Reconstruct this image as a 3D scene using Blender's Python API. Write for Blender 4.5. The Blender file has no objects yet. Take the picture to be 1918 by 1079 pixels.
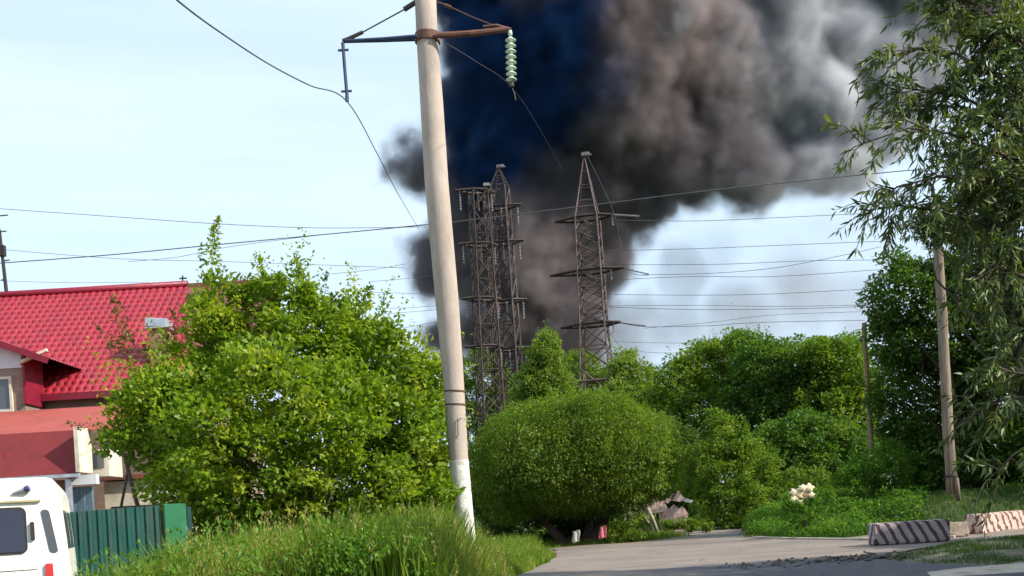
import bpy, bmesh, math, random
import numpy as np
from mathutils import Vector, Matrix
R = math.radians
SC = bpy.context.scene
# ------------------------------------------------------------ camera
CX, HY, F, W_, H_ = 959.0, 961.0, 2000.0, 1918.0, 1079.0
ROLL = 0.0593; CR, SR = math.cos(ROLL), math.sin(ROLL); EYE = 1.6
cam = bpy.data.objects.new('camera', bpy.data.cameras.new('camera'))
SC.collection.objects.link(cam); SC.camera = cam
cam.matrix_world = Matrix(((CR, SR, 0, 0), (0, 0, -1, 0), (-SR, CR, 0, EYE), (0, 0, 0, 1)))
cam.data.sensor_width = 36; cam.data.lens = 36 * F / W_
cam.data.shift_y = (HY - H_ / 2) / W_
cam.data.clip_start = 0.1; cam.data.clip_end = 5000
def P(px, py, d):
    """where in the place the photograph's point (px, py) lies at the distance d"""
    dx, dy = px - CX, HY - py
    return Vector(((dx * CR + dy * SR) * d / F, d, (-dx * SR + dy * CR) * d / F + EYE))
# ------------------------------------------------------------ sky and sun
SUN_AZ, SUN_EL = R(70), R(34)      # to the right of straight behind the camera; height
sdir = Vector((math.sin(SUN_AZ) * math.cos(SUN_EL), -math.cos(SUN_AZ) * math.cos(SUN_EL), math.sin(SUN_EL)))
wd = bpy.data.worlds.new('World'); SC.world = wd; wd.use_nodes = True
nt = wd.node_tree; nt.nodes.clear()
wo = nt.nodes.new('ShaderNodeOutputWorld'); bg = nt.nodes.new('ShaderNodeBackground')
sk = nt.nodes.new('ShaderNodeTexSky'); sk.sky_type = 'NISHITA'; sk.sun_disc = False
sk.sun_elevation = SUN_EL; sk.sun_rotation = math.atan2(sdir.x, sdir.y)
sk.air_density = 1.0; sk.dust_density = 2.2; sk.ozone_density = 1.5
tc = nt.nodes.new('ShaderNodeTexCoord'); mp = nt.nodes.new('ShaderNodeMapping'); mp.inputs['Scale'].default_value = (1.2, 1.2, 9)
mp.inputs['Rotation'].default_value = (0.0, 0.12, 0)
cn = nt.nodes.new('ShaderNodeTexNoise'); cn.inputs['Scale'].default_value = 1.6; cn.inputs['Detail'].default_value = 5
cr = nt.nodes.new('ShaderNodeMapRange'); cr.inputs['From Min'].default_value = 0.38; cr.inputs['From Max'].default_value = 0.75
cr.inputs['To Min'].default_value = 0.70; cr.inputs['To Max'].default_value = 0.90
mx = nt.nodes.new('ShaderNodeMix'); mx.data_type = 'RGBA'
mx.inputs['B'].default_value = (8.5, 10.6, 12.8, 1)         # thin high veil of cloud over the sky
nt.links.new(tc.outputs['Generated'], mp.inputs['Vector']); nt.links.new(mp.outputs['Vector'], cn.inputs['Vector'])
nt.links.new(cn.outputs['Fac'], cr.inputs['Value']); nt.links.new(cr.outputs['Result'], mx.inputs['Factor'])
nt.links.new(sk.outputs['Color'], mx.inputs['A']); nt.links.new(mx.outputs['Result'], bg.inputs['Color'])
bg.inputs['Strength'].default_value = 0.08
nt.links.new(bg.outputs['Background'], wo.inputs['Surface'])
sun = bpy.data.objects.new('sun', bpy.data.lights.new('sun', 'SUN')); SC.collection.objects.link(sun)
sun.data.energy = 5.0; sun.data.angle = R(0.55); sun.data.color = (1.0, 0.93, 0.82)
sun.rotation_euler = sdir.to_track_quat('Z', 'Y').to_euler()
SC.view_settings.view_transform = 'Standard'; SC.view_settings.look = 'None'
SC.view_settings.exposure = 0.5; SC.view_settings.gamma = 1.0
SC.render.engine = 'CYCLES'
cy = SC.cycles
cy.use_denoising = True; cy.max_bounces = 6; cy.diffuse_bounces = 3; cy.glossy_bounces = 2
cy.transmission_bounces = 4; cy.transparent_max_bounces = 8; cy.volume_bounces = 1
cy.caustics_reflective = False; cy.caustics_refractive = False
cy.use_adaptive_sampling = True; cy.adaptive_threshold = 0.03
cy.volume_step_rate = 2.6; cy.volume_max_steps = 256
# ------------------------------------------------------------ helpers
def tag(o, label=None, cat=None, group=None, kind=None):
    if label: o['label'] = label
    if cat: o['category'] = cat
    if group: o['group'] = group
    if kind: o['kind'] = kind
    return o
def empty(name, loc, label, cat, group=None, rz=0):
    o = bpy.data.objects.new(name, None); SC.collection.objects.link(o)
    o.empty_display_size = 0.2; o.location = loc; o.rotation_euler = (0, 0, rz)
    return tag(o, label, cat, group)
class NB:
    """small helper to write node trees"""
    def __init__(s, tree): s.t = tree; s.n = tree.nodes; s.l = tree.links
    def node(s, kind, **kw):
        n = s.n.new(kind)
        for k, v in kw.items():
            setattr(n, k, v)
        return n
    def put(s, sock, v):
        if isinstance(v, bpy.types.NodeSocket): s.l.new(v, sock)
        elif v is not None: sock.default_value = v
    def math(s, op, a, b=None, c=None, clamp=False):
        n = s.n.new('ShaderNodeMath'); n.operation = op; n.use_clamp = clamp
        for i, v in enumerate((a, b, c)):
            if v is not None: s.put(n.inputs[i], v)
        return n.outputs[0]
    def vmath(s, op, a, b=None, scale=None):
        n = s.n.new('ShaderNodeVectorMath'); n.operation = op; s.put(n.inputs[0], a)
        if b is not None: s.put(n.inputs[1], b)
        if scale is not None: s.put(n.inputs['Scale'], scale)
        return n.outputs['Value'] if op in ('LENGTH', 'DISTANCE', 'DOT_PRODUCT') else n.outputs[0]
    def rng(s, v, a, b, c=0.0, d=1.0, smooth=False):
        n = s.n.new('ShaderNodeMapRange')
        if smooth: n.interpolation_type = 'SMOOTHSTEP'
        s.put(n.inputs['Value'], v); n.inputs['From Min'].default_value = a; n.inputs['From Max'].default_value = b
        s.put(n.inputs['To Min'], c); s.put(n.inputs['To Max'], d)
        return n.outputs['Result']
    def noise(s, vec, scale, detail=4, rough=0.5, dist=0, col=False):
        n = s.n.new('ShaderNodeTexNoise'); s.put(n.inputs['Vector'], vec)
        n.inputs['Scale'].default_value = scale; n.inputs['Detail'].default_value = detail
        n.inputs['Roughness'].default_value = rough; n.inputs['Distortion'].default_value = dist
        return n.outputs['Color' if col else 'Fac']
    def mix(s, f, a, b, mode='MIX'):
        n = s.n.new('ShaderNodeMix'); n.data_type = 'RGBA'; n.blend_type = mode
        s.put(n.inputs['Factor'], f); s.put(n.inputs['A'], a if isinstance(a, bpy.types.NodeSocket) else (*a[:3], 1))
        s.put(n.inputs['B'], b if isinstance(b, bpy.types.NodeSocket) else (*b[:3], 1))
        return n.outputs['Result']
# ------------------------------------------------------------ mesh collector
class MB:
    def __init__(s): s.v = []; s.f = []
    def add(s, v, f):
        o = len(s.v); s.v += [tuple(a) for a in v]; s.f += [tuple(i + o for i in g) for g in f]
    def box(s, c, sz, rz=0, mat=None):
        hx, hy, hz = sz[0] / 2, sz[1] / 2, sz[2] / 2
        v = [Vector((x, y, z)) for x in (-hx, hx) for y in (-hy, hy) for z in (-hz, hz)]
        M = Matrix.Rotation(rz, 3, 'Z') if mat is None else mat
        s.add([M @ a + Vector(c) for a in v], [(0, 1, 3, 2), (4, 6, 7, 5), (0, 4, 5, 1), (2, 3, 7, 6), (0, 2, 6, 4), (1, 5, 7, 3)])
    def tube(s, pts, rad, n=6, cap=True):
        pts = [Vector(p) for p in pts]
        if not hasattr(rad, '__len__'): rad = [rad] * len(pts)
        o = len(s.v); up = None
        for i, p in enumerate(pts):
            a = pts[max(i - 1, 0)]; b = pts[min(i + 1, len(pts) - 1)]
            t = (b - a)
            if t.length < 1e-9: t = Vector((0, 0, 1))
            t.normalize()
            if up is None: up = Vector((0, 0, 1)) if abs(t.z) < .9 else Vector((1, 0, 0))
            x = t.cross(up)
            if x.length < 1e-6: x = t.orthogonal()
            x.normalize(); y = x.cross(t); up = y
            for k in range(n):
                q = 2 * math.pi * k / n
                s.v.append(tuple(p + (x * math.cos(q) + y * math.sin(q)) * rad[i]))
        for i in range(len(pts) - 1):
            for k in range(n):
                k2 = (k + 1) % n
                s.f.append((o + i * n + k, o + i * n + k2, o + (i + 1) * n + k2, o + (i + 1) * n + k))
        if cap:
            s.f.append(tuple(o + k for k in range(n))[::-1]); e = o + (len(pts) - 1) * n
            s.f.append(tuple(e + k for k in range(n)))
    def lathe(s, prof, c, axis=(0, 0, 1), n=16):
        """prof: (radius, height) pairs along the axis from c"""
        ax = Vector(axis).normalized(); x = ax.orthogonal().normalized(); y = ax.cross(x); o = len(s.v)
        for r, h in prof:
            for k in range(n):
                q = 2 * math.pi * k / n
                s.v.append(tuple(Vector(c) + ax * h + (x * math.cos(q) + y * math.sin(q)) * r))
        for i in range(len(prof) - 1):
            for k in range(n):
                k2 = (k + 1) % n
                s.f.append((o + i * n + k, o + i * n + k2, o + (i + 1) * n + k2, o + (i + 1) * n + k))
        s.f.append(tuple(o + k for k in range(n))[::-1]); e = o + (len(prof) - 1) * n
        s.f.append(tuple(e + k for k in range(n)))
    def build(s, name, mat, parent=None, smooth=False, bevel=0, inv=None):
        me = bpy.data.meshes.new(name)
        v = s.v
        me.from_pydata(v, [], s.f); me.validate()
        o = bpy.data.objects.new(name, me); SC.collection.objects.link(o)
        me.materials.append(mat)
        if parent is not None:
            o.parent = parent
        if smooth:
            for p in me.polygons: p.use_smooth = True
        if bevel:
            b = o.modifiers.new('bevel', 'BEVEL'); b.width = bevel; b.segments = 2; b.limit_method = 'ANGLE'
        return o
def mesh_np(name, V, Fq, mat, parent=None, attrs=None, smooth=False):
    """mesh from numpy arrays (quads or triangles of one size)"""
    me = bpy.data.meshes.new(name); k = Fq.shape[1]
    me.vertices.add(len(V)); me.vertices.foreach_set('co', np.ascontiguousarray(V, dtype=np.float32).ravel())
    me.loops.add(Fq.size); me.loops.foreach_set('vertex_index', np.ascontiguousarray(Fq, dtype=np.int32).ravel())
    me.polygons.add(len(Fq)); me.polygons.foreach_set('loop_start', np.arange(0, Fq.size, k, dtype=np.int32))
    me.update(calc_edges=True)
    for nm, dom, arr in attrs or []:
        a = me.attributes.new(nm, 'FLOAT', dom); a.data.foreach_set('value', np.ascontiguousarray(arr, dtype=np.float32))
    if smooth: me.polygons.foreach_set('use_smooth', np.ones(len(Fq), dtype=bool))
    o = bpy.data.objects.new(name, me); SC.collection.objects.link(o); me.materials.append(mat)
    if parent is not None: o.parent = parent
    return o
# ------------------------------------------------------------ materials
def new_mat(name):
    m = bpy.data.materials.new(name); m.use_nodes = True; m.node_tree.nodes.clear(); q = NB(m.node_tree)
    return m, q, q.node('ShaderNodeOutputMaterial')
def M_plain(name, c1, c2=None, scale=4, rough=.7, metal=0, bump=.0, bscale=30, spec=.4, dirt=None, dscale=1.2, stretch=(1, 1, 1)):
    m, q, o = new_mat(name)
    c = q.node('ShaderNodeTexCoord').outputs['Object']
    cs = q.vmath('MULTIPLY', c, stretch)
    p = q.node('ShaderNodeBsdfPrincipled')
    col = q.mix(q.rng(q.noise(cs, scale, 6, .6), .35, .65), c1, c2 or c1)
    if dirt is not None:
        col = q.mix(q.rng(q.noise(cs, dscale, 7, .65), .50, .72), col, dirt)
    q.put(p.inputs['Base Color'], col); q.put(p.inputs['Roughness'], q.rng(q.noise(c, scale * 3, 3), .3, .7, rough - .08, rough + .1))
    p.inputs['Metallic'].default_value = metal; p.inputs['Specular IOR Level'].default_value = spec
    if bump:
        b = q.node('ShaderNodeBump'); b.inputs['Strength'].default_value = bump; b.inputs['Distance'].default_value = .02
        q.put(b.inputs['Height'], q.noise(cs, bscale, 5, .6)); q.put(p.inputs['Normal'], b.outputs[0])
    q.put(o.inputs['Surface'], p.outputs[0]); return m
def M_leaf(name, dark, light, yellow, trans=1.6, gloss=.25, mixt=.42, patch=.35):
    """leaves: every leaf its own green, every clump its own hue, light shining through"""
    m, q, o = new_mat(name)
    a = q.node('ShaderNodeAttribute'); a.attribute_name = 'rnd'; c = q.node('ShaderNodeAttribute'); c.attribute_name = 'clump'
    col = q.mix(a.outputs['Fac'], dark, light)
    col = q.mix(q.math('MULTIPLY', q.rng(c.outputs['Fac'], .45, 1.0), patch * 2), col, yellow)
    d = q.node('ShaderNodeBsdfDiffuse'); q.put(d.inputs['Color'], col)
    t = q.node('ShaderNodeBsdfTranslucent'); q.put(t.inputs['Color'], q.mix(1.0, col, (trans, trans * 1.05, trans * .5), 'MULTIPLY'))
    ms = q.node('ShaderNodeMixShader'); ms.inputs[0].default_value = mixt; q.put(ms.inputs[1], d.outputs[0]); q.put(ms.inputs[2], t.outputs[0])
    g = q.node('ShaderNodeBsdfGlossy'); g.inputs['Roughness'].default_value = .55; g.inputs['Color'].default_value = (.6, .7, .5, 1)
    m2 = q.node('ShaderNodeMixShader'); m2.inputs[0].default_value = gloss * .16; q.put(m2.inputs[1], ms.outputs[0]); q.put(m2.inputs[2], g.outputs[0])
    q.put(o.inputs['Surface'], m2.outputs[0]); return m
MT = {}
MT['leaf_bright'] = M_leaf('maple_leaves', (.080, .155, .008), (.225, .325, .022), (.43, .43, .035))
MT['leaf_willow'] = M_leaf('round_willow_leaves', (.055, .110, .008), (.140, .215, .018), (.25, .28, .032), patch=.3)
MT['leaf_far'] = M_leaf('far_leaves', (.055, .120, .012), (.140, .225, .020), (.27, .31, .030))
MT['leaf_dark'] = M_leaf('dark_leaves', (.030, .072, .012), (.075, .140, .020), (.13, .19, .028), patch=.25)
MT['leaf_long'] = M_leaf('long_willow_leaves', (.030, .055, .014), (.085, .125, .028), (.20, .20, .04), gloss=.5)
MT['leaf_cover'] = M_leaf('ground_cover_leaves', (.050, .130, .012), (.110, .230, .022), (.16, .26, .03))
MT['leaf_red'] = M_leaf('reddish_leaves', (.10, .055, .022), (.22, .15, .05), (.26, .22, .05))
MT['leaf_pale'] = M_leaf('pale_leaves', (.085, .15, .022), (.18, .26, .04), (.28, .32, .06))
MT['leaf_mid'] = M_leaf('mid_green_leaves', (.035, .095, .014), (.095, .185, .024), (.18, .24, .03))
MT['grass'] = M_leaf('grass_blades', (.075, .135, .014), (.175, .250, .030), (.36, .34, .09), gloss=.15)
MT['grass_dark'] = M_leaf('shaded_grass_blades', (.025, .060, .010), (.055, .110, .016), (.10, .14, .03))  # darker copy of the grass, shade of bank and verge in its colour
MT['bark'] = M_plain('bark', (.10, .075, .05), (.05, .038, .028), 8, .9, bump=.8, bscale=25, stretch=(1, 1, .2))
MT['bark_pale'] = M_plain('pale_bark', (.42, .38, .30), (.16, .13, .10), 6, .9, bump=.5, stretch=(1, 1, .6))
MT['wood_pole'] = M_plain('weathered_pole_wood', (.30, .235, .17), (.15, .11, .08), 10, .85, bump=.9, bscale=40, dirt=(.07, .055, .045), dscale=3, stretch=(1, 1, .08))
MT['wood_pole_yellow'] = M_plain('yellowish_pole_wood', (.34, .25, .13), (.20, .14, .07), 10, .85, bump=.8, bscale=40, dirt=(.09, .07, .05), dscale=3, stretch=(1, 1, .08))
MT['concrete_pole'] = M_plain('pole_concrete', (.46, .385, .325), (.38, .315, .265), 3.5, .85, bump=.5, bscale=45, dirt=(.25, .20, .165), dscale=1.1, stretch=(1, 1, .35))
MT['whitewash'] = M_plain('whitewash', (.72, .70, .66), (.5, .48, .44), 8, .9, bump=.5, dirt=(.30, .27, .22), dscale=5)
MT['rust'] = M_plain('rusty_steel', (.17, .075, .045), (.09, .05, .04), 9, .8, bump=.4, dirt=(.05, .035, .03))
MT['steel_blue'] = M_plain('dark_blue_steel', (.035, .06, .13), (.02, .035, .07), 9, .6)
MT['steel_dark'] = M_plain('dark_steel', (.035, .03, .03), (.06, .05, .048), 9, .7)
MT['pylon'] = M_plain('pylon_steel', (.085, .052, .045), (.050, .034, .032), .6, .7, dirt=(.16, .11, .095), dscale=.5)
MT['pylon_dark'] = M_plain('cross_arm_steel', (.026, .018, .018), (.04, .026, .024), 1, .8)
MT['pylon_far'] = M_plain('far_pylon_steel', (.060, .040, .037), (.035, .026, .026), .5, .8, dirt=(.13, .095, .085), dscale=.35)
MT['glass_ins'] = M_plain('insulator_glass', (.52, .66, .50), (.66, .76, .62), 5, .25, spec=.8)
MT['ins_pale'] = M_plain('insulator_porcelain', (.26, .23, .225), (.16, .14, .14), 5, .4)
MT['wire'] = M_plain('wire', (.055, .05, .06), (.09, .08, .09), 2, .6)
MT['wire_near'] = M_plain('near_wire', (.035, .035, .045), (.06, .055, .06), 2, .6)
def brick_mat():
    m, q, o = new_mat('brick'); c = q.node('ShaderNodeTexCoord').outputs['Object']
    s = q.node('ShaderNodeSeparateXYZ'); q.put(s.inputs[0], c); k = q.node('ShaderNodeCombineXYZ')
    q.put(k.inputs[0], q.math('ADD', s.outputs[0], s.outputs[1])); q.put(k.inputs[1], s.outputs[2])
    b = q.node('ShaderNodeTexBrick'); q.put(b.inputs['Vector'], k.outputs[0]); b.inputs['Scale'].default_value = 1
    b.inputs['Brick Width'].default_value = .26; b.inputs['Row Height'].default_value = .077; b.inputs['Mortar Size'].default_value = .008
    b.inputs['Color1'].default_value = (.23, .13, .095, 1); b.inputs['Color2'].default_value = (.30, .19, .14, 1); b.inputs['Mortar'].default_value = (.33, .29, .25, 1)
    p = q.node('ShaderNodeBsdfPrincipled'); q.put(p.inputs['Base Color'], q.mix(q.rng(q.noise(c, 1.2, 6), .4, .7), b.outputs['Color'], (.17, .13, .10)))
    p.inputs['Roughness'].default_value = .9; bp = q.node('ShaderNodeBump'); bp.inputs['Strength'].default_value = .5; bp.invert = True
    q.put(bp.inputs['Height'], b.outputs['Fac']); bp.inputs['Distance'].default_value = .01; q.put(p.inputs['Normal'], bp.outputs[0]); q.put(o.inputs['Surface'], p.outputs[0]); return m
MT['brick'] = brick_mat()
MT['tile'] = M_plain('glossy_red_roof_tiles', (.33, .022, .036), (.27, .017, .030), 1.5, .40, spec=.5, dirt=(.22, .02, .035), dscale=1.6)
MT['red_trim'] = M_plain('crimson_trim', (.22, .008, .028), (.16, .008, .02), 3, .45)
MT['red_light'] = M_plain('red_sheet_roof', (.36, .075, .055), (.31, .065, .05), 1.5, .75, dirt=(.26, .06, .05), dscale=1.5)
MT['red_dark'] = M_plain('dark_red_sheet', (.20, .024, .026), (.165, .022, .024), 1.0, .8, dirt=(.11, .018, .02), dscale=2.2)
MT['roof_brown'] = M_plain('brown_roof', (.20, .06, .045), (.13, .05, .04), 2, .8)
MT['white_panel'] = M_plain('white_panel', (.62, .64, .66), (.55, .56, .58), 2, .6)
MT['cream'] = M_plain('cream_render', (.66, .60, .48), (.56, .50, .40), 3, .8, dirt=(.4, .35, .28), dscale=2)
MT['pinkish'] = M_plain('pinkish_render', (.72, .56, .47), (.55, .36, .30), 5, .9, bump=.3, dirt=(.36, .17, .13), dscale=2.5)
MT['blue_glaze'] = M_plain('blue_grey_boards', (.09, .15, .19), (.05, .09, .12), 5, .5, stretch=(6, 6, .5), dirt=(.3, .36, .38), dscale=4)
MT['grey_sheet'] = M_plain('galvanised_sheet', (.50, .54, .58), (.36, .39, .42), 4, .35, metal=.5)
MT['dark_void'] = M_plain('opening_shade', (.02, .018, .018), (.03, .028, .026), 4, .8)
MT['chimney'] = M_plain('chimney_clay', (.30, .17, .11), (.22, .12, .08), 6, .9, bump=.4)
MT['teal'] = M_plain('shaded_teal_sheet', (.006, .062, .052), (.005, .050, .043), 1.5, .42, dirt=(.035, .055, .042), dscale=3.5, spec=.5, stretch=(1, 1, .4))  # fence sheet darkened, its shade put into the teal
MT['green_panel'] = M_plain('sunlit_green_panel', (.018, .13, .060), (.015, .11, .05), 1.5, .5, dirt=(.03, .16, .08), dscale=3)  # lighter green, with the sun on this panel put into the colour
MT['van_white'] = M_plain('van_white_paint', (.80, .78, .72), (.76, .73, .66), 1.2, .3, spec=.5, dirt=(.62, .58, .48), dscale=1.1)
MT['rubber'] = M_plain('black_rubber', (.02, .02, .02), (.035, .033, .03), 6, .8)
MT['cream_trim'] = M_plain('yellowed_seam', (.5, .42, .22), (.3, .26, .15), 5, .6)
MT['chrome'] = M_plain('grey_metal', (.45, .46, .48), (.35, .35, .37), 6, .35, metal=.7)
MT['beacon'] = M_plain('dark_blue_lamp', (.03, .03, .12), (.05, .05, .16), 6, .2, spec=.8)
MT['tail_red'] = M_plain('red_lamp_lens', (.55, .015, .015), (.42, .01, .01), 9, .2, spec=.8)
MT['tail_clear'] = M_plain('clear_lamp_lens', (.75, .72, .70), (.6, .58, .56), 9, .2, spec=.8)
def glass_mat(name, c, rough=.05):
    m, q, o = new_mat(name); p = q.node('ShaderNodeBsdfPrincipled'); cc = q.node('ShaderNodeTexCoord').outputs['Object']
    q.put(p.inputs['Base Color'], q.mix(q.noise(cc, 2, 3), c, tuple(x * 1.7 for x in c))); p.inputs['Roughness'].default_value = rough
    p.inputs['Specular IOR Level'].default_value = .7; p.inputs['Coat Weight'].default_value = .4; q.put(o.inputs['Surface'], p.outputs[0]); return m
MT['glass'] = glass_mat('tinted_glass', (.010, .010, .025))
MT['glass_grey'] = glass_mat('dusty_side_glass', (.05, .05, .055), .25)
MT['window_grey'] = glass_mat('house_window_glass', (.05, .06, .07), .15)
def asphalt_mat():
    m, q, o = new_mat('asphalt'); c = q.node('ShaderNodeTexCoord').outputs['Object']; p = q.node('ShaderNodeBsdfPrincipled')
    col = q.mix(q.rng(q.noise(c, .35, 7, .6), .35, .65), (.250, .197, .160), (.165, .136, .117))
    col = q.mix(q.rng(q.noise(q.vmath('MULTIPLY', c, (.25, 1, 1)), .9, 6, .65), .55, .7), col, (.10, .095, .10))
    v = q.node('ShaderNodeTexVoronoi'); v.feature = 'DISTANCE_TO_EDGE'; q.put(v.inputs['Vector'], q.vmath('ADD', c, q.vmath('SCALE', q.noise(c, 1.5, 4, .6, col=True), scale=1.2))); v.inputs['Scale'].default_value = .55
    crk = q.rng(v.outputs[0], .0, .014, 1, 0); crk = q.math('MULTIPLY', crk, q.rng(q.noise(c, .5, 3), .45, .6))
    col = q.mix(crk, col, (.045, .04, .04)); sp = q.noise(c, 26, 3, .7); col = q.mix(q.rng(sp, .6, .75, 0, .5), col, (.30, .27, .24))
    # near side in a dark tar tone, tree shade put into its colour
    s = q.node('ShaderNodeSeparateXYZ'); q.put(s.inputs[0], q.vmath('ADD', c, q.vmath('SCALE', q.noise(c, .8, 5, .6, col=True), scale=1.5)))
    pt = q.math('MULTIPLY', q.rng(s.outputs[1], 28.3, 27.2), q.rng(s.outputs[0], 3.5, 5.5))
    col = q.mix(pt, col, q.mix(q.rng(q.noise(c, 3.5, 6, .7), .4, .65), (.050, .050, .064), (.12, .11, .115)))
    q.put(p.inputs['Base Color'], col); p.inputs['Roughness'].default_value = .9
    b = q.node('ShaderNodeBump'); b.inputs['Strength'].default_value = .6; b.inputs['Distance'].default_value = .03
    q.put(b.inputs['Height'], q.math('ADD', q.noise(c, 12, 6, .7), q.math('MULTIPLY', crk, -.8))); q.put(p.inputs['Normal'], b.outputs[0])
    q.put(o.inputs['Surface'], p.outputs[0]); return m
MT['asphalt'] = asphalt_mat()
def ground_mat():
    m, q, o = new_mat('earth_and_turf'); c = q.node('ShaderNodeTexCoord').outputs['Object']; p = q.node('ShaderNodeBsdfPrincipled')
    a = q.node('ShaderNodeAttribute'); a.attribute_name = 'dirt'
    turf = q.mix(q.rng(q.noise(c, .8, 6, .6), .35, .65), (.045, .085, .018), (.085, .11, .03))
    dirt = q.mix(q.rng(q.noise(c, 1.4, 7, .65), .35, .65), (.27, .22, .175), (.16, .13, .10))
    f = q.rng(q.math('ADD', a.outputs['Fac'], q.math('MULTIPLY', q.math('SUBTRACT', q.noise(c, 2.2, 6, .65), .5), 1.4)), .35, .65)
    q.put(p.inputs['Base Color'], q.mix(f, turf, dirt)); p.inputs['Roughness'].default_value = .95
    b = q.node('ShaderNodeBump'); b.inputs['Strength'].default_value = .8; b.inputs['Distance'].default_value = .05
    q.put(b.inputs['Height'], q.noise(c, 9, 6, .7)); q.put(p.inputs['Normal'], b.outputs[0]); q.put(o.inputs['Surface'], p.outputs[0]); return m
MT['ground'] = ground_mat()
MT['kerb'] = M_plain('kerb_concrete', (.50, .43, .35), (.40, .34, .28), 3, .9, bump=.4, dirt=(.24, .19, .15), dscale=1.5)
MT['rubble'] = M_plain('broken_asphalt', (.06, .055, .055), (.13, .115, .10), 6, .95, bump=1, bscale=20)
def stripe_mat(name, pale, dark, period, k, duty, red=None, bend=.1):
    m, q, o = new_mat(name); c = q.node('ShaderNodeTexCoord').outputs['Object']; p = q.node('ShaderNodeBsdfPrincipled')
    w = q.vmath('ADD', c, q.vmath('SCALE', q.vmath('SUBTRACT', q.noise(c, 2.4, 3, .6, col=True), (.5, .5, .5)), scale=bend))
    s = q.node('ShaderNodeSeparateXYZ'); q.put(s.inputs[0], w)
    ph = q.math('ADD', s.outputs[0], q.math('ADD', q.math('MULTIPLY', s.outputs[2], k), q.math('MULTIPLY', s.outputs[1], .9)))
    fr = q.math('FRACT', q.math('DIVIDE', q.math('ADD', ph, 10), period))
    f = q.math('MULTIPLY', q.rng(fr, duty - .03, duty + .03, 1, 0), q.rng(fr, .0, .03))
    wear = q.rng(q.noise(c, 7, 6, .7), .60, .75)
    dk = dark if red is None else q.mix(q.rng(ph, red, red + .01), dark, (.16, .012, .018))
    base = q.mix(q.rng(q.noise(c, 5, 6), .35, .65), pale, tuple(x * .78 for x in pale))
    col = q.mix(f, base, dk); col = q.mix(wear, col, (.25, .20, .18))
    q.put(p.inputs['Base Color'], col); p.inputs['Roughness'].default_value = .9
    b = q.node('ShaderNodeBump'); b.inputs['Strength'].default_value = .6; b.inputs['Distance'].default_value = .02
    q.put(b.inputs['Height'], q.noise(c, 18, 6, .7)); q.put(p.inputs['Normal'], b.outputs[0]); q.put(o.inputs['Surface'], p.outputs[0]); return m
MT['stripe_grey'] = stripe_mat('grey_and_black_stripes', (.43, .36, .36), (.080, .052, .058), .302, .52, .42, red=1.15)
MT['stripe_pink'] = stripe_mat('pink_and_brown_stripes', (.62, .46, .40), (.13, .06, .05), .40, .5, .36, bend=.55)
MT['block'] = M_plain('plain_block_concrete', (.44, .36, .29), (.36, .29, .23), 3, .9, bump=.5, dirt=(.22, .17, .13))
MT['pink_cloth'] = M_plain('pink_cloth', (.62, .16, .20), (.5, .11, .15), 8, .8)
MT['white_cloth'] = M_plain('grey_white_board', (.55, .51, .45), (.4, .36, .32), 8, .8)
MT['bloom'] = M_plain('cream_petals', (.82, .70, .50), (.74, .60, .38), 9, .7)
MT['bloom_core'] = M_plain('ochre_flower_centre', (.42, .24, .08), (.3, .16, .05), 9, .8)
# ------------------------------------------------------------ terrain
ROADP = [(.5, 3), (.3, 14), (.0, 20), (.1, 27), (1.1, 33), (1.45, 38), (1.7, 45.2), (3, 47.0), (4.8, 46.6), (6.8, 48.6), (8.8, 51.2), (8.2, 54), (7.2, 60), (7.0, 67), (9, 72), (15, 72), (15.2, 66),
         (12.5, 58), (10.8, 51), (9.7, 45), (10.3, 39.5), (11.6, 35), (14, 33.2), (18, 32.4), (18, 31.6), (12, 29.6), (10.0, 27.6), (8.6, 25.6), (8.6, 23.2), (9.4, 21.4), (14, 20), (20, 18), (30, 10), (30, 3)]
def _rough(poly):
    r = random.Random(8); out = []
    for i, (x, y) in enumerate(poly):
        x2, y2 = poly[(i + 1) % len(poly)]; L = math.hypot(x2 - x, y2 - y); n = max(1, int(L / 1.1)) if (L < 14 and y > 19) else 1
        for k in range(n):
            j = .13 if n > 1 else .0; out.append((x + (x2 - x) * k / n + r.uniform(-j, j), y + (y2 - y) * k / n + r.uniform(-j, j) * 1.6))
    return out
ROADP = _rough(ROADP)
def in_poly(X, Y, poly):
    ins = np.zeros(X.shape, bool); n = len(poly)
    for i in range(n):
        x1, y1 = poly[i]; x2, y2 = poly[(i + 1) % n]
        c = ((y1 > Y) != (y2 > Y)) & (X < (x2 - x1) * (Y - y1) / ((y2 - y1) + 1e-12) + x1); ins ^= c
    return ins
def poly_dist(X, Y, poly):
    d = np.full(X.shape, 1e9); n = len(poly)
    for i in range(n):
        x1, y1 = poly[i]; x2, y2 = poly[(i + 1) % n]; dx, dy = x2 - x1, y2 - y1
        t = np.clip(((X - x1) * dx + (Y - y1) * dy) / (dx * dx + dy * dy), 0, 1)
        d = np.minimum(d, np.hypot(X - x1 - t * dx, Y - y1 - t * dy))
    return np.where(in_poly(X, Y, poly), -d, d)
def sst(x, a, b):
    t = np.clip((x - a) / (b - a), 0, 1); return t * t * (3 - 2 * t)
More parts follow.
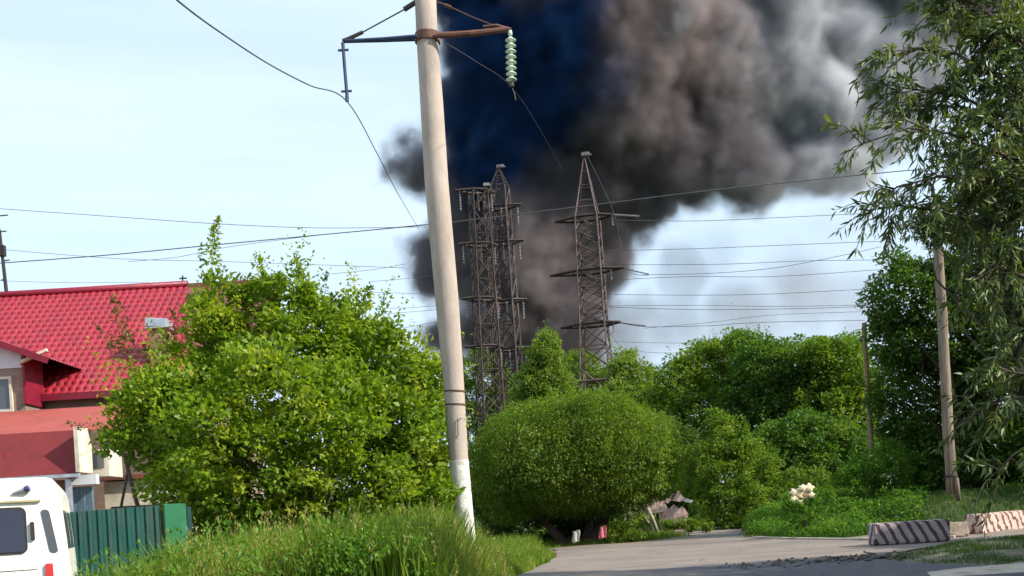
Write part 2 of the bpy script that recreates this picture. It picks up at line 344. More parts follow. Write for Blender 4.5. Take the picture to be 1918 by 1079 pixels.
def hgt(X, Y):
    X = np.asarray(X, float); Y = np.asarray(Y, float)
    dr = poly_dist(X, Y, ROADP)
    off = sst(dr, .05, 1.4)
    und = .05 * np.sin(X * 1.3 + Y * .7) * np.sin(Y * 1.1 - X * .4) + .03 * np.sin(X * 3.1) * np.sin(Y * 2.7)
    left = .80 * sst(X, -5.2, -3.5) * sst(-X, -.35, 1.15) * sst(Y, 7.5, 10) * (1 - sst(Y, 21, 31))
    yb = np.interp(X, [9, 10.5, 12, 14.5, 17], [45, 41.5, 38.5, 37.6, 37.4])
    wid = np.interp(X, [9, 13, 15], [16, 7, 2.6])
    bank = np.interp(X, [7, 9.5, 12, 15, 17], [0, .25, .5, 1.0, 1.2]) * sst(Y, yb, yb + wid)
    near = .14 * sst(X, 9.2, 12.0) * sst(Y, 21.6, 24) * (1 - sst(Y, 28.5, 30.6))
    return off * (und + .02) + off * left + bank * off + near * off - .03 * (1 - off)
def build_ground():
    xs = np.concatenate([[-3000, -400, -120], np.linspace(-60, 60, 401), [120, 400, 3000]])
    ys = np.concatenate([[-500, -40], np.linspace(0, 110, 368), [150, 400, 4000]])
    X, Y = np.meshgrid(xs, ys); Z = hgt(X, Y)
    V = np.stack([X, Y, Z], -1).reshape(-1, 3); nx, ny = len(xs), len(ys)
    i = np.arange(nx - 1)[None] + np.arange(ny - 1)[:, None] * nx
    Fq = np.stack([i, i + 1, i + 1 + nx, i + nx], -1).reshape(-1, 4)
    dr = poly_dist(X, Y, ROADP)
    dirt = np.clip(1.0 - dr / 1.0, 0, 1)
    dirt = np.maximum(dirt, np.where((X > 9) & (X < 17) & (Y > 31) & (Y < 37.5), .8, 0))
    dirt = np.maximum(dirt, np.where((X > 2) & (X < 8) & (Y > 46) & (Y < 50), .45, 0))
    dirt = np.maximum(dirt, np.where((X < -5.5) & (Y < 32), .8, 0)); dirt = np.where((X > -5) & (X < 0) & (Y < 24), .1, dirt); dirt = np.maximum(dirt, np.where((X > 8) & (X < 20) & (Y > 20) & (Y < 29), .50, 0))
    o = mesh_np('ground', V, Fq, MT['ground'], attrs=[('dirt', 'POINT', dirt.ravel())], smooth=True); tag(o, kind='structure')
    bm = bmesh.new(); f = bm.faces.new([bm.verts.new((x, y, .006)) for x, y in ROADP])
    bmesh.ops.triangulate(bm, faces=[f]); me = bpy.data.meshes.new('road'); bm.to_mesh(me); bm.free()
    r = bpy.data.objects.new('road', me); SC.collection.objects.link(r); me.materials.append(MT['asphalt']); tag(r, kind='structure')
    for p in me.polygons:
        if p.normal.z < 0: p.flip()
    k = MB()   # low worn kerb before the ground cover
    a = [(9.9, 44.0), (10.45, 40), (11.3, 36.6), (11.9, 35.2), (14, 33.9)]
    for i in range(len(a) - 1):
        p, q2 = Vector((*a[i], 0)), Vector((*a[i + 1], 0)); n = max(1, int((q2 - p).length / 1.0))
        for j in range(n):
            u = p.lerp(q2, (j + .005) / n); w = p.lerp(q2, (j + .995) / n); d = w - u
            k.box(((u + w) / 2 + Vector((0, 0, .01 + .008 * ((i * 7 + j * 3) % 3)))), (d.length, .22, .10), math.atan2(d.y, d.x))
    kb = k.build('kerb', MT['kerb'], bevel=.02); tag(kb, kind='structure')
build_ground()
# ------------------------------------------------------------ vegetation
def rng_dirs(rs, n):
    d = rs.normal(size=(n, 3)); return d / np.linalg.norm(d, axis=1, keepdims=True)
def leaf_mesh(name, pos, axis, nrm, ln, wd, mat, parent, rnd, clump, fold=.25):
    """one small folded kite per leaf"""
    n = len(pos); axis = axis / (np.linalg.norm(axis, axis=1, keepdims=True) + 1e-9)
    side = np.cross(axis, nrm); side /= (np.linalg.norm(side, axis=1, keepdims=True) + 1e-9)
    up = np.cross(side, axis); ln = ln[:, None]; wd = wd[:, None]
    b = pos - axis * ln * .5; t = pos + axis * ln * .5 - up * ln * .12
    l = pos + side * wd * .5 - axis * ln * .08 + up * wd * fold; r = pos - side * wd * .5 - axis * ln * .08 + up * wd * fold
    V = np.stack([b, r, t, l], 1).reshape(-1, 3); Fq = np.arange(n * 4).reshape(-1, 4)
    return mesh_np(name, V, Fq, mat, parent, attrs=[('rnd', 'FACE', rnd), ('clump', 'FACE', clump)])
def clumps_in(rs, lobes, n, shell=(.72, 1.0), inner=.22):
    """clump centres through the outer part of several overlapping lobes (centre, rx, ry, rz)"""
    L = np.array([[*l[0], l[1], l[2], l[3]] for l in lobes]); wgt = (L[:, 3] * L[:, 5]) ** 1.0; wgt /= wgt.sum()
    out = []; nr = []
    while len(out) < n:
        k = rs.choice(len(L), p=wgt); d = rng_dirs(rs, 1)[0]
        f = rs.uniform(*shell) if rs.random() > inner else rs.uniform(.25, shell[0])
        p = L[k, :3] + d * L[k, 3:] * f
        q = np.linalg.norm((p - L[:, :3]) / L[:, 3:], axis=1); q[k] = 9
        if q.min() < .62 and rs.random() < .8: continue
        out.append(p); nr.append(d)
    return np.array(out), np.array(nr)
def crown(name, lobes, ncl, per, cr, lsz, mat, parent, seed, asp=.62, droop=.0, flat=.7, zmin=None, shell=(.72, 1.0), inner=.22, shoots=0, shoot_len=.6, upr=.0, extra=None, sizevar=.35):
    rs = np.random.RandomState(seed); C, N = clumps_in(rs, lobes, ncl, shell, inner)
    if zmin is not None: C[:, 2] = np.maximum(C[:, 2], zmin + rs.uniform(0, .4, len(C)))
    crv = cr * rs.uniform(.55, 1.35, len(C)); m = np.maximum((per * (crv / cr) ** 1.5).astype(int), 6)
    idx = np.repeat(np.arange(len(C)), m); n = len(idx)
    d = rng_dirs(rs, n); d[:, 2] *= flat; rad = crv[idx] * rs.uniform(.35, 1.0, n) ** .6
    pos = C[idx] + d * rad[:, None]
    axis = d * .8 + N[idx] * .5 + rs.normal(size=(n, 3)) * .5; axis[:, 2] -= droop; axis[:, 2] += upr
    nrm = d * .7 + np.array([0, 0, .9]) + rs.normal(size=(n, 3)) * .45
    ln = lsz * rs.uniform(1 - sizevar, 1 + sizevar, n); cl = np.clip(rs.beta(2, 2.5, len(C)), 0, 1)[idx]
    P_, A_, N_, L_, CL = [pos], [axis], [nrm], [ln], [cl]
    if shoots:                                                   # twigs that stick out of the outline
        k = rs.choice(len(C), shoots, p=None)
        for i in k:
            if N[i, 2] < -.2: continue
            dr = N[i] * np.array([.6, .6, .3]) + np.array([0, 0, .9]) + rs.normal(size=3) * .2; dr /= np.linalg.norm(dr); ll = shoot_len * rs.uniform(.4, 1.3); s = int(8 + ll / lsz * 3)
            t = np.sort(rs.random(s)); q = C[i] + N[i] * crv[i] * .5 + dr * (t * ll)[:, None] + rs.normal(size=(s, 3)) * lsz * .55
            P_.append(q); A_.append(dr * .3 + rng_dirs(rs, s) + [0, 0, -droop]); N_.append(rng_dirs(rs, s) * .5 + [0, 0, .8]); L_.append(lsz * rs.uniform(.6, 1.1, s) * (1.1 - .4 * t)); CL.append(np.full(s, rs.uniform(.3, .9)))
    for e in extra or []:
        P_.append(e[0]); A_.append(e[1]); N_.append(e[2]); L_.append(e[3]); CL.append(e[4])
    pos, axis, nrm, ln, cl = map(np.concatenate, (P_, A_, N_, L_, CL))
    o = leaf_mesh(name, pos, axis, nrm, ln, ln * asp, mat, parent, np.clip(rs.beta(2, 2, len(pos)), 0, 1), cl)
    return o, C
def limbs(base, tips, r0, rs, mat, parent, name='trunk', fork=.35, n=6, stems=1, spread=.3):
    """tapered trunk that forks into limbs running to the clumps"""
    b = MB(); base = Vector(base); ctr = Vector(np.mean(tips, axis=0)); starts = []
    for s in range(stems):
        off = Vector((rs.uniform(-spread, spread), rs.uniform(-spread, spread), 0)) if stems > 1 else Vector((0, 0, 0))
        a = base + off; e = base + off * 2.2 + (ctr - base) * fork; m = a.lerp(e, .5) + Vector(rs.normal(size=3) * .05 * (e - a).length)
        r = r0 * (1 if stems == 1 else rs.uniform(.5, .9)); b.tube([a - Vector((0, 0, .15)), a, m, e], [r * 1.35, r * 1.15, r * .95, r * .75], 9); starts.append((e, r))
    for t in tips:
        e, r = min(starts, key=lambda q: (q[0] - Vector(t)).length); t = Vector(t); L = (t - e).length
        m1 = e.lerp(t, .33) + Vector((0, 0, L * .10)) + Vector(rs.normal(size=3) * L * .05); m2 = e.lerp(t, .7) + Vector((0, 0, L * .08)) + Vector(rs.normal(size=3) * L * .05)
        rr = r * rs.uniform(.22, .5); b.tube([e, m1, m2, t], [rr, rr * .65, rr * .35, rr * .1], 5, cap=False)
    return b.build(name, mat, parent, smooth=True)
def tree(name, label, cat, group, base, lobes, ncl, per, cr, lsz, leaf, seed, r0=.15, ntips=40, bark='bark', stems=1, spread=.3, fork=.35, **kw):
    base = Vector(base); root = empty(name, base, label, cat, group)
    L = [((l[0][0] - base.x, l[0][1] - base.y, l[0][2] - base.z), *l[1:]) for l in lobes]
    if kw.get('zmin') is not None: kw['zmin'] -= base.z
    if kw.get('extra'): kw['extra'] = [(e[0] - np.array(base), *e[1:]) for e in kw['extra']]
    o, C = crown('crown' if cat == 'tree' else 'foliage', L, ncl, per, cr, lsz, MT[leaf], root, seed, **kw)
    rs = np.random.RandomState(seed + 1); limbs((0, 0, 0), C[rs.choice(len(C), min(ntips, len(C)), replace=False)], r0, rs, MT[bark], root, 'trunk' if cat == 'tree' else 'stems', fork, stems=stems, spread=spread)
    return root
def lobe(px, py, rpx, d, ry=None, rpz=None):
    """a lobe seen at (px, py) with a radius of rpx at distance d"""
    k = d / F; c = P(px, py, d); return ((c.x, c.y, c.z), rpx * k, ry if ry else rpx * k, (rpz or rpx) * k)
def shoot(rs, pts, w, n, lsz, cl=.6):
    """leaves along a twig path"""
    pts = np.array([tuple(p) for p in pts]); t = rs.random(n) * (len(pts) - 1); i = t.astype(int); f = (t - i)[:, None]
    p = pts[i] * (1 - f) + pts[i + 1] * f; wv = w * (1 - .75 * t / (len(pts) - 1))[:, None]
    d = rng_dirs(rs, n); return (p + d * wv * rs.random((n, 1)) ** .5, d + [0, 0, .3], rng_dirs(rs, n) * .5 + [0, 0, .8], lsz * rs.uniform(.6, 1.2, n), np.full(n, cl))
rs0 = np.random.RandomState(5)
# the large bush behind the fence
BD = 18.6
lob = [lobe(425, 670, 100, BD + .3), lobe(560, 650, 100, BD), lobe(400, 590, 42, BD, None, 75), lobe(470, 600, 42, BD, None, 75), lobe(540, 575, 48, BD, None, 70), lobe(600, 600, 45, BD, None, 75), lobe(690, 710, 95, BD + .6), lobe(665, 630, 45, BD + .6, None, 80), lobe(720, 640, 30, BD + .6, None, 60), lobe(765, 700, 34, BD + .8, None, 60), lobe(355, 800, 108, BD - .6), lobe(500, 830, 190, BD - 1.2),
       lobe(650, 860, 180, BD - .8), lobe(765, 770, 85, BD + .8), lobe(770, 880, 95, BD + .2), lobe(275, 780, 48, BD - .9), lobe(236, 822, 34, BD - 1.0), lobe(410, 900, 130, BD - 1), lobe(310, 755, 60, BD - .3), lobe(805, 690, 36, BD + .9), lobe(806, 915, 34, 17.8), lobe(822, 872, 13, 17.75), lobe(814, 950, 26, 17.6)]
ex = [shoot(rs0, [P(402, 560, BD), P(400, 500, BD), P(398, 455, BD), P(408, 408, BD)], .30, 300, .085), shoot(rs0, [P(365, 575, BD), P(378, 520, BD), P(376, 455, BD)], .16, 70, .08),
      shoot(rs0, [P(560, 520, BD), P(556, 500, BD), P(555, 484, BD)], .12, 30, .07), shoot(rs0, [P(600, 560, BD), P(607, 535, BD), P(612, 512, BD)], .15, 45, .07), shoot(rs0, [P(660, 600, BD), P(680, 560, BD), P(695, 535, BD)], .22, 120, .075),
      shoot(rs0, [P(700, 610, BD), P(715, 585, BD), P(718, 560, BD)], .18, 50, .075), shoot(rs0, [P(440, 560, BD), P(462, 530, BD), P(470, 510, BD)], .2, 80, .075)]
gz = float(hgt(-3.6, BD))
tree('leafy_bush', 'large bright green many-stemmed bush between the green fence and the concrete pole', 'bush', None, (P(520, 1000, BD).x, BD, gz), lob, 700, 98, .33, .108, 'leaf_bright', 11, r0=.09, ntips=90, stems=7, spread=.6, fork=.3, shoots=330, shoot_len=.8, extra=ex, upr=.25, zmin=gz + .1)
# reddish twiggy sapling in front of the red roof
ex = [shoot(rs0, [P(255, 690, 20), P(240, 640, 20), P(222, 590, 20), P(212, 556, 20)], .38, 190, .085), shoot(rs0, [P(262, 700, 20), P(210, 660, 20), P(180, 608, 20)], .18, 60, .08), shoot(rs0, [P(270, 690, 20), P(275, 640, 20)], .25, 60, .08),
      shoot(rs0, [P(300, 680, 20), P(320, 640, 20), P(330, 600, 20), P(318, 580, 20)], .25, 110, .08), shoot(rs0, [P(200, 800, 20), P(150, 800, 20), P(125, 792, 20)], .14, 40, .08)]
tree('twiggy_sapling', 'thin brownish leaved sapling rising in front of the red tiled roof', 'sapling', None, (P(275, 1000, 20).x, 20, gz), [lobe(275, 720, 40, 20), lobe(235, 640, 26, 20), lobe(318, 640, 22, 20)], 26, 22, .2, .085, 'leaf_red', 14, r0=.05, ntips=14, stems=3, spread=.15, fork=.6, extra=ex)
# round clipped willow
WD = 49.0; wb = P(1085, 1012, WD); wl = [lobe(1074, 851, 190, WD, 4.6, 113), lobe(1010, 862, 130, WD - .6, 4.2, 102), lobe(1140, 860, 130, WD - .4, 4.2, 98), lobe(958, 895, 72, WD - .4, 3, 85), lobe(1205, 872, 64, WD, 3, 72), lobe(1060, 882, 120, WD - 1.5, 3, 78), lobe(1110, 800, 90, WD - 1.2, 3, 62)]
tree('round_willow', 'dense rounded dome-shaped willow on the far side of the road', 'tree', None, (wb.x, WD, 0), wl, 3300, 48, .44, .12, 'leaf_willow', 21, r0=.33, ntips=60, stems=4, spread=.9, fork=.25, shell=(.88, 1.02), inner=.25, droop=.5, shoots=120, shoot_len=.35, asp=.45, flat=.8)
tree('shade_fill_shrub', 'dark low filler shrubs added as shade right behind the round willow trunks', 'shrub', None, (P(1050, 1005, 52.5).x, 52.5, 0), [lobe(930, 970, 50, 52.5), lobe(1000, 975, 50, 52.5), lobe(1070, 980, 48, 52.5), lobe(1135, 980, 40, 52.5), lobe(905, 930, 40, 52), lobe(1090, 965, 50, 53)], 420, 44, .4, .16, 'leaf_dark', 25, r0=.04, ntips=20, stems=5, spread=1.2, zmin=.05)  # added shrubs whose dark leaves stand in for shade under the willow
# shrub under its edge
tree('low_shrub', 'low green shrub at the right foot of the round willow', 'shrub', None, (P(1175, 1015, 47.5).x, 47.6, 0), [lobe(1185, 985, 34, 47.6), lobe(1150, 1000, 24, 47.4)], 70, 40, .25, .1, 'leaf_far', 23, r0=.03, ntips=12, stems=3, spread=.2, zmin=.02)
# far wood line, one tree each
FAR = [  # px of trunk, lobes (px, py, r), distance, leaf material, label
 (905, [(900, 700, 50), (880, 760, 60), (925, 770, 60), (865, 700, 34)], 124, 'leaf_far', 'mid green tree between the concrete pole and the twin lattice towers'),
 (1020, [(1018, 665, 32), (1010, 715, 42), (1035, 720, 40), (1026, 635, 18), (1000, 760, 50)], 100, 'leaf_pale', 'tall pale green poplar-like tree left of the large single pylon'),
 (960, [(955, 745, 46), (975, 785, 55), (940, 790, 50)], 126, 'leaf_pale', 'bushy green tree under the twin lattice towers'),
 (1080, [(1085, 700, 44), (1115, 735, 50), (1060, 770, 50), (1140, 720, 34)], 113, 'leaf_far', 'green tree just left behind the legs of the large pylon'),
 (1180, [(1190, 720, 44), (1175, 770, 60), (1215, 780, 60), (1165, 690, 22), (1172, 662, 14)], 84, 'leaf_pale', 'yellowish green tree just right of the large pylon'),
 (1320, [(1310, 705, 62), (1275, 740, 66), (1350, 690, 60), (1300, 790, 90), (1375, 660, 40), (1350, 760, 85)], 76, 'leaf_far', 'broad domed green tree, second to the right of the large pylon'),
 (1450, [(1430, 690, 62), (1480, 700, 66), (1410, 760, 80), (1480, 790, 90), (1420, 650, 26), (1395, 640, 24)], 73, 'leaf_mid', 'bulky green tree in the wood behind the road bend'),
 (1560, [(1560, 690, 62), (1600, 720, 60), (1530, 670, 36), (1560, 790, 90), (1600, 655, 26)], 70, 'leaf_far', 'sunlit green tree directly left of the thin wooden pole'),
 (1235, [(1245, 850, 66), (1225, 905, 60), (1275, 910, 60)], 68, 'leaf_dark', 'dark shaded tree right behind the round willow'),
 (1530, [(1500, 850, 80), (1560, 860, 70), (1440, 880, 70), (1600, 850, 60)], 66, 'leaf_mid', 'shaded thicket tree above the cream coloured blooms'),
]
for i, (tx, ls, d, mt, lb) in enumerate(FAR):
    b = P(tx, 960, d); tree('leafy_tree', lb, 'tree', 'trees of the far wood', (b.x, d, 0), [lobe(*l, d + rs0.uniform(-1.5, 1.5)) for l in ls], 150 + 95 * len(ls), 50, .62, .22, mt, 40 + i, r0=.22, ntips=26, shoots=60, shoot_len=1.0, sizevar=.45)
# low wood line far behind that closes the horizon
rsw = np.random.RandomState(77); lw = []
for x in np.arange(-75, 95, 5.5): lw.append(((x + rsw.uniform(-2, 2), 130 + rsw.uniform(-6, 6), 4.0 + rsw.uniform(-.6, 1.2)), 5.4, 4, 5.2))
o, _ = crown('distant_wood', lw, 3600, 36, 1.0, .48, MT['leaf_far'], None, 78); tag(o, 'distant mass of green woodland closing the horizon', 'wood', kind='stuff')
tree('conical_bush', 'medium yellowish green bush right of the round willow behind the road', 'bush', None, (P(1370, 975, 60).x, 60, 0), [lobe(1365, 830, 50, 60), lobe(1330, 880, 62, 60), lobe(1400, 880, 62, 60), lobe(1370, 925, 88, 60), lobe(1440, 915, 38, 60), lobe(1345, 790, 24, 60), lobe(1300, 900, 36, 61)], 600, 48, .42, .15, 'leaf_far', 61, r0=.08, ntips=30, stems=4, shoots=70, shoot_len=.7, zmin=.1)
tree('olive_bush', 'small olive yellow bush behind the cream blooms', 'bush', None, (P(1520, 960, 52).x, 52, float(hgt(13.5, 52))), [lobe(1520, 910, 42, 52), lobe(1550, 935, 36, 52), lobe(1490, 900, 26, 52)], 150, 40, .28, .11, 'leaf_willow', 62, r0=.04, ntips=14, stems=3)
tree('fresh_bush', 'fresh green upright bush between the two wooden poles', 'bush', None, (P(1680, 960, 45).x, 45, float(hgt(16, 45))), [lobe(1660, 880, 50, 45), lobe(1710, 890, 48, 45), lobe(1605, 905, 46, 45), lobe(1680, 845, 22, 45), lobe(1735, 905, 34, 45)], 300, 46, .26, .10, 'leaf_cover', 63, r0=.04, ntips=20, stems=5, shoots=90, shoot_len=.55, upr=.4)
# dark trees on the right
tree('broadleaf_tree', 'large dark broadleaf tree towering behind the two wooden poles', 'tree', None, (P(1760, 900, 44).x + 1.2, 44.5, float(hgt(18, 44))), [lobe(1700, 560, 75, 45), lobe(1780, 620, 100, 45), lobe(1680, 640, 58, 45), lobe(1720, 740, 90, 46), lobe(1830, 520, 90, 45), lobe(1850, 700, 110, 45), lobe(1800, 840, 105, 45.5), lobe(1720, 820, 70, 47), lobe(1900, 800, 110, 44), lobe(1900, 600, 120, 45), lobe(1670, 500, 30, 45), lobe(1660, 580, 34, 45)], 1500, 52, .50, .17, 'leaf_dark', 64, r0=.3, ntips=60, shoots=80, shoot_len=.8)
t = empty('birch_tree', (P(1680, 815, 52).x, 52, float(hgt(17.5, 52))), 'thin pale birch trunk half hidden between the two wooden poles', 'tree')
b = MB(); z0 = t.location.z; b.tube([(0, 0, -.2), (.0, 0, 2.5), (-.05, 0, 5), (-.1, 0, 8.2)], [.13, .115, .10, .05], 8); b.build('trunk', MT['bark_pale'], t, smooth=True)
crown('crown', [((-.1, .2, 8.0), .9, .9, 1.4), ((-.3, 0, 6.6), .7, .7, .9)], 70, 40, .3, .13, MT['leaf_dark'], t, 66)
# trees standing to the right outside the picture, which shade the right bank and the near road
for i, (x, y, h, r) in enumerate([(27.0, 40.5, 9.5, 4.2), (17.5, 17.5, 11.5, 4.4), (25, 18.5, 12.5, 4.8), (14.2, 11.0, 9.5, 3.8), (33, 19, 13, 5), (21.5, 27.2, 7.4, 2.7)]):
    tree('shade_tree', ['tall tree right of the dark broadleaf tree', 'leafy tree beside the near road on the right', 'second leafy tree beside the near road on the right', 'leafy tree nearest the camera on the right', 'third leafy tree beside the near road on the right', 'small leafy tree on the right of the striped barrier'][i], 'tree', None, (x, y, 0), [((x, y, h * .68), r, r, h * .34), ((x - 1.5, y, h * .4), r * .85, r * .8, h * .26)], 420, 34, .75, .3, 'leaf_dark', 90 + i, r0=.3, ntips=20)
# ------------------------------------------------------------ near willow with long leaves
def near_willow():
    rs = np.random.RandomState(31); base = Vector((7.3, 11.6, 0)); root = empty('willow_tree', base, 'near willow with long narrow leaves hanging in from the right edge', 'tree')
    br = MB(); Pl, Al, Nl, Ll, Cl = [], [], [], [], []
    hub = P(2010, 420, 11.2); hub2 = P(1990, 180, 11.0); hub3 = P(2000, 640, 10.8)
    br.tube([base - base + Vector((0, 0, -.2)), Vector((.1, 0, 1.6)), hub3 - base, hub - base, hub2 - base, P(1960, -150, 10.8) - base], [.26, .2, .17, .13, .1, .06], 9)
    def branch(pts, r, nl, lsz, spread, droop=.8, sub=9):
        pts = [Vector(p) for p in pts]; br.tube([p - base for p in pts], list(np.linspace(r, r * .25, len(pts))), 5)
        n = len(pts) - 1
        for s in range(sub):
            t = rs.uniform(.15, 1.0) * n; i = min(int(t), n - 1); p = pts[i].lerp(pts[i + 1], t - i)
            d = (pts[i + 1] - pts[i]).normalized() * .6 + Vector(rs.normal(size=3)) * .55; d.z -= .1 * droop; d.normalize(); L = spread * rs.uniform(.5, 1.25)
            e = p + d * L; e.z -= L * .35 * droop; m = p.lerp(e, .5) + Vector((0, 0, L * .14)); br.tube([p - base, m - base, e - base], [.007, .005, .002], 4)
            k = max(4, int(nl * L / spread)); tt = rs.uniform(.1, 1.05, k)
            q = np.array([((1 - a) ** 2) * np.array(p) + 2 * a * (1 - a) * np.array(m) + a * a * np.array(e) for a in tt])
            tg = np.array([(np.array(m) - p) * (1 - a) + (np.array(e) - m) * a for a in tt]); tg /= np.linalg.norm(tg, axis=1, keepdims=True) + 1e-9
            ax = tg * .9 + rng_dirs(rs, k) * .85; ax[:, 2] -= .35 * droop; ax /= np.linalg.norm(ax, axis=1, keepdims=True); ll = lsz * rs.uniform(.6, 1.25, k)
            Pl.append(q + ax * ll[:, None] * .55); Al.append(ax); Nl.append(rng_dirs(rs, k) + [0, 0, .5]); Ll.append(ll); Cl.append(np.full(k, rs.beta(2, 3)))
    D = 10.5
    def W(x, y, dd=0): return P(x, y, D + dd)
    B = [  # hanging branches in the photograph's upper right
     ([hub, W(1880, 290), W(1780, 250, -.2), W(1700, 240, -.3), W(1600, 275, -.4)], 30), ([hub2, W(1880, 150), W(1790, 100), W(1710, 90, -.2), W(1660, 110, -.3)], 26),
     ([hub2, W(1900, 60), W(1830, 10), W(1770, -20)], 30), ([hub2, W(1890, 20, .4), W(1800, 30, .3), W(1750, 10, .3)], 16), ([hub, W(1860, 340), W(1760, 330), W(1680, 350, -.2), W(1630, 400, -.3)], 22),
     ([hub, W(1850, 420), W(1760, 395), W(1690, 385), W(1640, 390)], 18), ([hub2, W(1880, 220), W(1800, 180), W(1730, 170), W(1670, 160)], 30), ([hub, W(1880, 250, .5), W(1800, 200, .4), W(1720, 200, .4)], 26),
     ([hub2, W(1930, 100), W(1880, 60), W(1830, 80)], 30), ([hub, W(1930, 380), W(1870, 380), W(1810, 440)], 34), ([hub, W(1930, 300, .6), W(1850, 290, .6), W(1760, 290, .6)], 30), ([hub2, W(1940, -30), W(1880, -60), W(1800, -50)], 24),
     ([hub3, W(1925, 520), W(1870, 500), W(1815, 530)], 12), ([hub3, W(1940, 620), W(1890, 640), W(1850, 690)], 9), ([hub3, W(1940, 740), W(1880, 750), W(1830, 770)], 12), ([hub3, W(1950, 820), W(1900, 850), W(1860, 890)], 8),
     ([hub, W(1940, 460), W(1895, 470), W(1860, 540)], 14), ([hub3, W(1950, 700), W(1910, 700), W(1880, 690)], 9), ([hub, W(1960, 330), W(1900, 340), W(1840, 340)], 32), ([hub2, W(1960, 200), W(1910, 180), W(1850, 130)], 30)]
    for pts, n in B: branch(pts, .022, 24, .125, .44, sub=int(n * 1.25))
    br.build('trunk', MT['bark'], root, smooth=True)
    pos, ax, nr, ll, cl = map(np.concatenate, (Pl, Al, Nl, Ll, Cl))
    pos = pos - np.array(base)
    leaf_mesh('crown', pos, ax, nr, ll, ll * .20, MT['leaf_long'], root, rs.random(len(pos)), cl, fold=.2)
near_willow()
tree('hanging_tree', 'yellowish green tree behind the near willow leaves in the upper right corner', 'tree', None, (P(1990, 900, 23).x, 23, float(hgt(12.5, 23))), [lobe(1860, 330, 62, 23), lobe(1900, 430, 85, 23), lobe(1800, 400, 46, 23), lobe(1925, 60, 75, 23), lobe(1890, 190, 42, 23), lobe(1830, 60, 26, 23), lobe(1780, 300, 24, 23), lobe(1960, 300, 80, 23), lobe(1765, 425, 36, 23), lobe(1720, 420, 26, 23), lobe(1860, 500, 50, 23), lobe(1905, 590, 62, 23), lobe(1920, 700, 50, 23)], 520, 50, .26, .13, 'leaf_long', 67, r0=.16, ntips=60, asp=.3, shoots=60, shoot_len=.5, droop=.5)
# ------------------------------------------------------------ grass and ground cover
def grass(name, label, X, Y, hh, wd, mat, seed, zoff=0, lean=.35, kind='stuff', cat='grass', clmask=None):
    rs = np.random.RandomState(seed); n = len(X); Z = hgt(X, Y) - .02 + zoff
    a = rs.uniform(0, 2 * np.pi, n); dx, dy = np.cos(a), np.sin(a); L = lean * rs.uniform(.2, 1.3, n) * hh; b = rs.uniform(0, 2 * np.pi, n); sx, sy = np.cos(b) * wd / 2, np.sin(b) * wd / 2
    p0 = np.stack([X, Y, Z], 1); p1 = np.stack([X + dx * L * .3, Y + dy * L * .3, Z + hh * .55], 1); p2 = np.stack([X + dx * L, Y + dy * L, Z + hh * rs.uniform(.85, 1.0, n)], 1); s = np.stack([sx, sy, 0 * sx], 1)
    V = np.stack([p0 - s, p0 + s, p1 + s * .8, p1 - s * .8, p2 + s * .15, p2 - s * .15], 1).reshape(-1, 3); i = np.arange(n)[:, None] * 6
    Fq = np.concatenate([i + np.array([0, 1, 2, 3]), i + np.array([3, 2, 4, 5])], 1).reshape(-1, 4)
    cl = .5 + .5 * np.sin(X * 1.9 + 1.3 * np.sin(Y * 1.7)) * np.sin(Y * 1.3 + X * .6); cl = np.clip(cl * .8 + rs.uniform(-.25, .35, n), 0, 1)
    o = mesh_np(name, V, Fq, mat, attrs=[('rnd', 'FACE', np.repeat(rs.random(n), 2)), ('clump', 'FACE', np.repeat(cl, 2))]); return tag(o, label, cat, kind=kind)
def scatter(rs, n, x0, x1, y0, y1, keep):
    X = rs.uniform(x0, x1, n); Y = rs.uniform(y0, y1, n); k = keep(X, Y); return X[k], Y[k]
rs = np.random.RandomState(101)
# tall weeds on the left verge
X, Y = scatter(rs, 210000, -6.2, 1.6, 9.2, 38, lambda x, y: (poly_dist(x, y, ROADP) > .02) & (x > -.55 * y + 0) & (x < 1.6) & (y > 11.8) & ~((x < -4.2) & (y > 14.3)) & (rs.random(len(x)) < np.clip(14 / y, .2, 1)))
H = (.45 + .36 * rs.random(len(X)) + .20 * np.sin(X * 2.1 + Y) * np.sin(Y * 1.7)) * np.clip(.35 + poly_dist(X, Y, ROADP) / 1.1, .35, 1.05)
H = H + .17 * np.exp(-((X + .8) ** 2) / .5 - ((Y - 15.6) ** 2) / 6.0)
H = np.where(X < -3.7, H * .95 + .28 * sst(-X, 3.7, 4.6), H)
grass('tall_grass', 'tall sunlit grass and weeds on the left verge', X, Y, H, np.where(rs.random(len(X)) < .12, .05, .018), MT['grass'], 102)
rl = np.random.RandomState(103); c = []
while len(c) < 640:
    x, y = rl.uniform(-5.5, 1.3), rl.uniform(10, 33)
    if poly_dist(np.array([x]), np.array([y]), ROADP)[0] > .15 and -.5 * y < x < .06 * y + .2 and not (x < -4.2 and y > 14): c.append((x, y, float(hgt(x, y)) + rl.uniform(.25, .75) * min(1, .35 + poly_dist(np.array([x]), np.array([y]), ROADP)[0])))
c = np.array(c); idx = np.repeat(np.arange(len(c)), 34); n = len(idx); dd = rng_dirs(rl, n) * [.16, .16, .2]
o = leaf_mesh('leafy_weeds', c[idx] + dd, dd + [0, 0, .05] + rl.normal(size=(n, 3)) * .05, rng_dirs(rl, n) * .5 + [0, 0, 1], rl.uniform(.035, .08, n), rl.uniform(.018, .042, n), MT['leaf_cover'], None, rl.random(n), rl.random(len(c))[idx]); tag(o, 'leafy weeds growing in the tall grass of the left verge', 'weeds', kind='stuff')
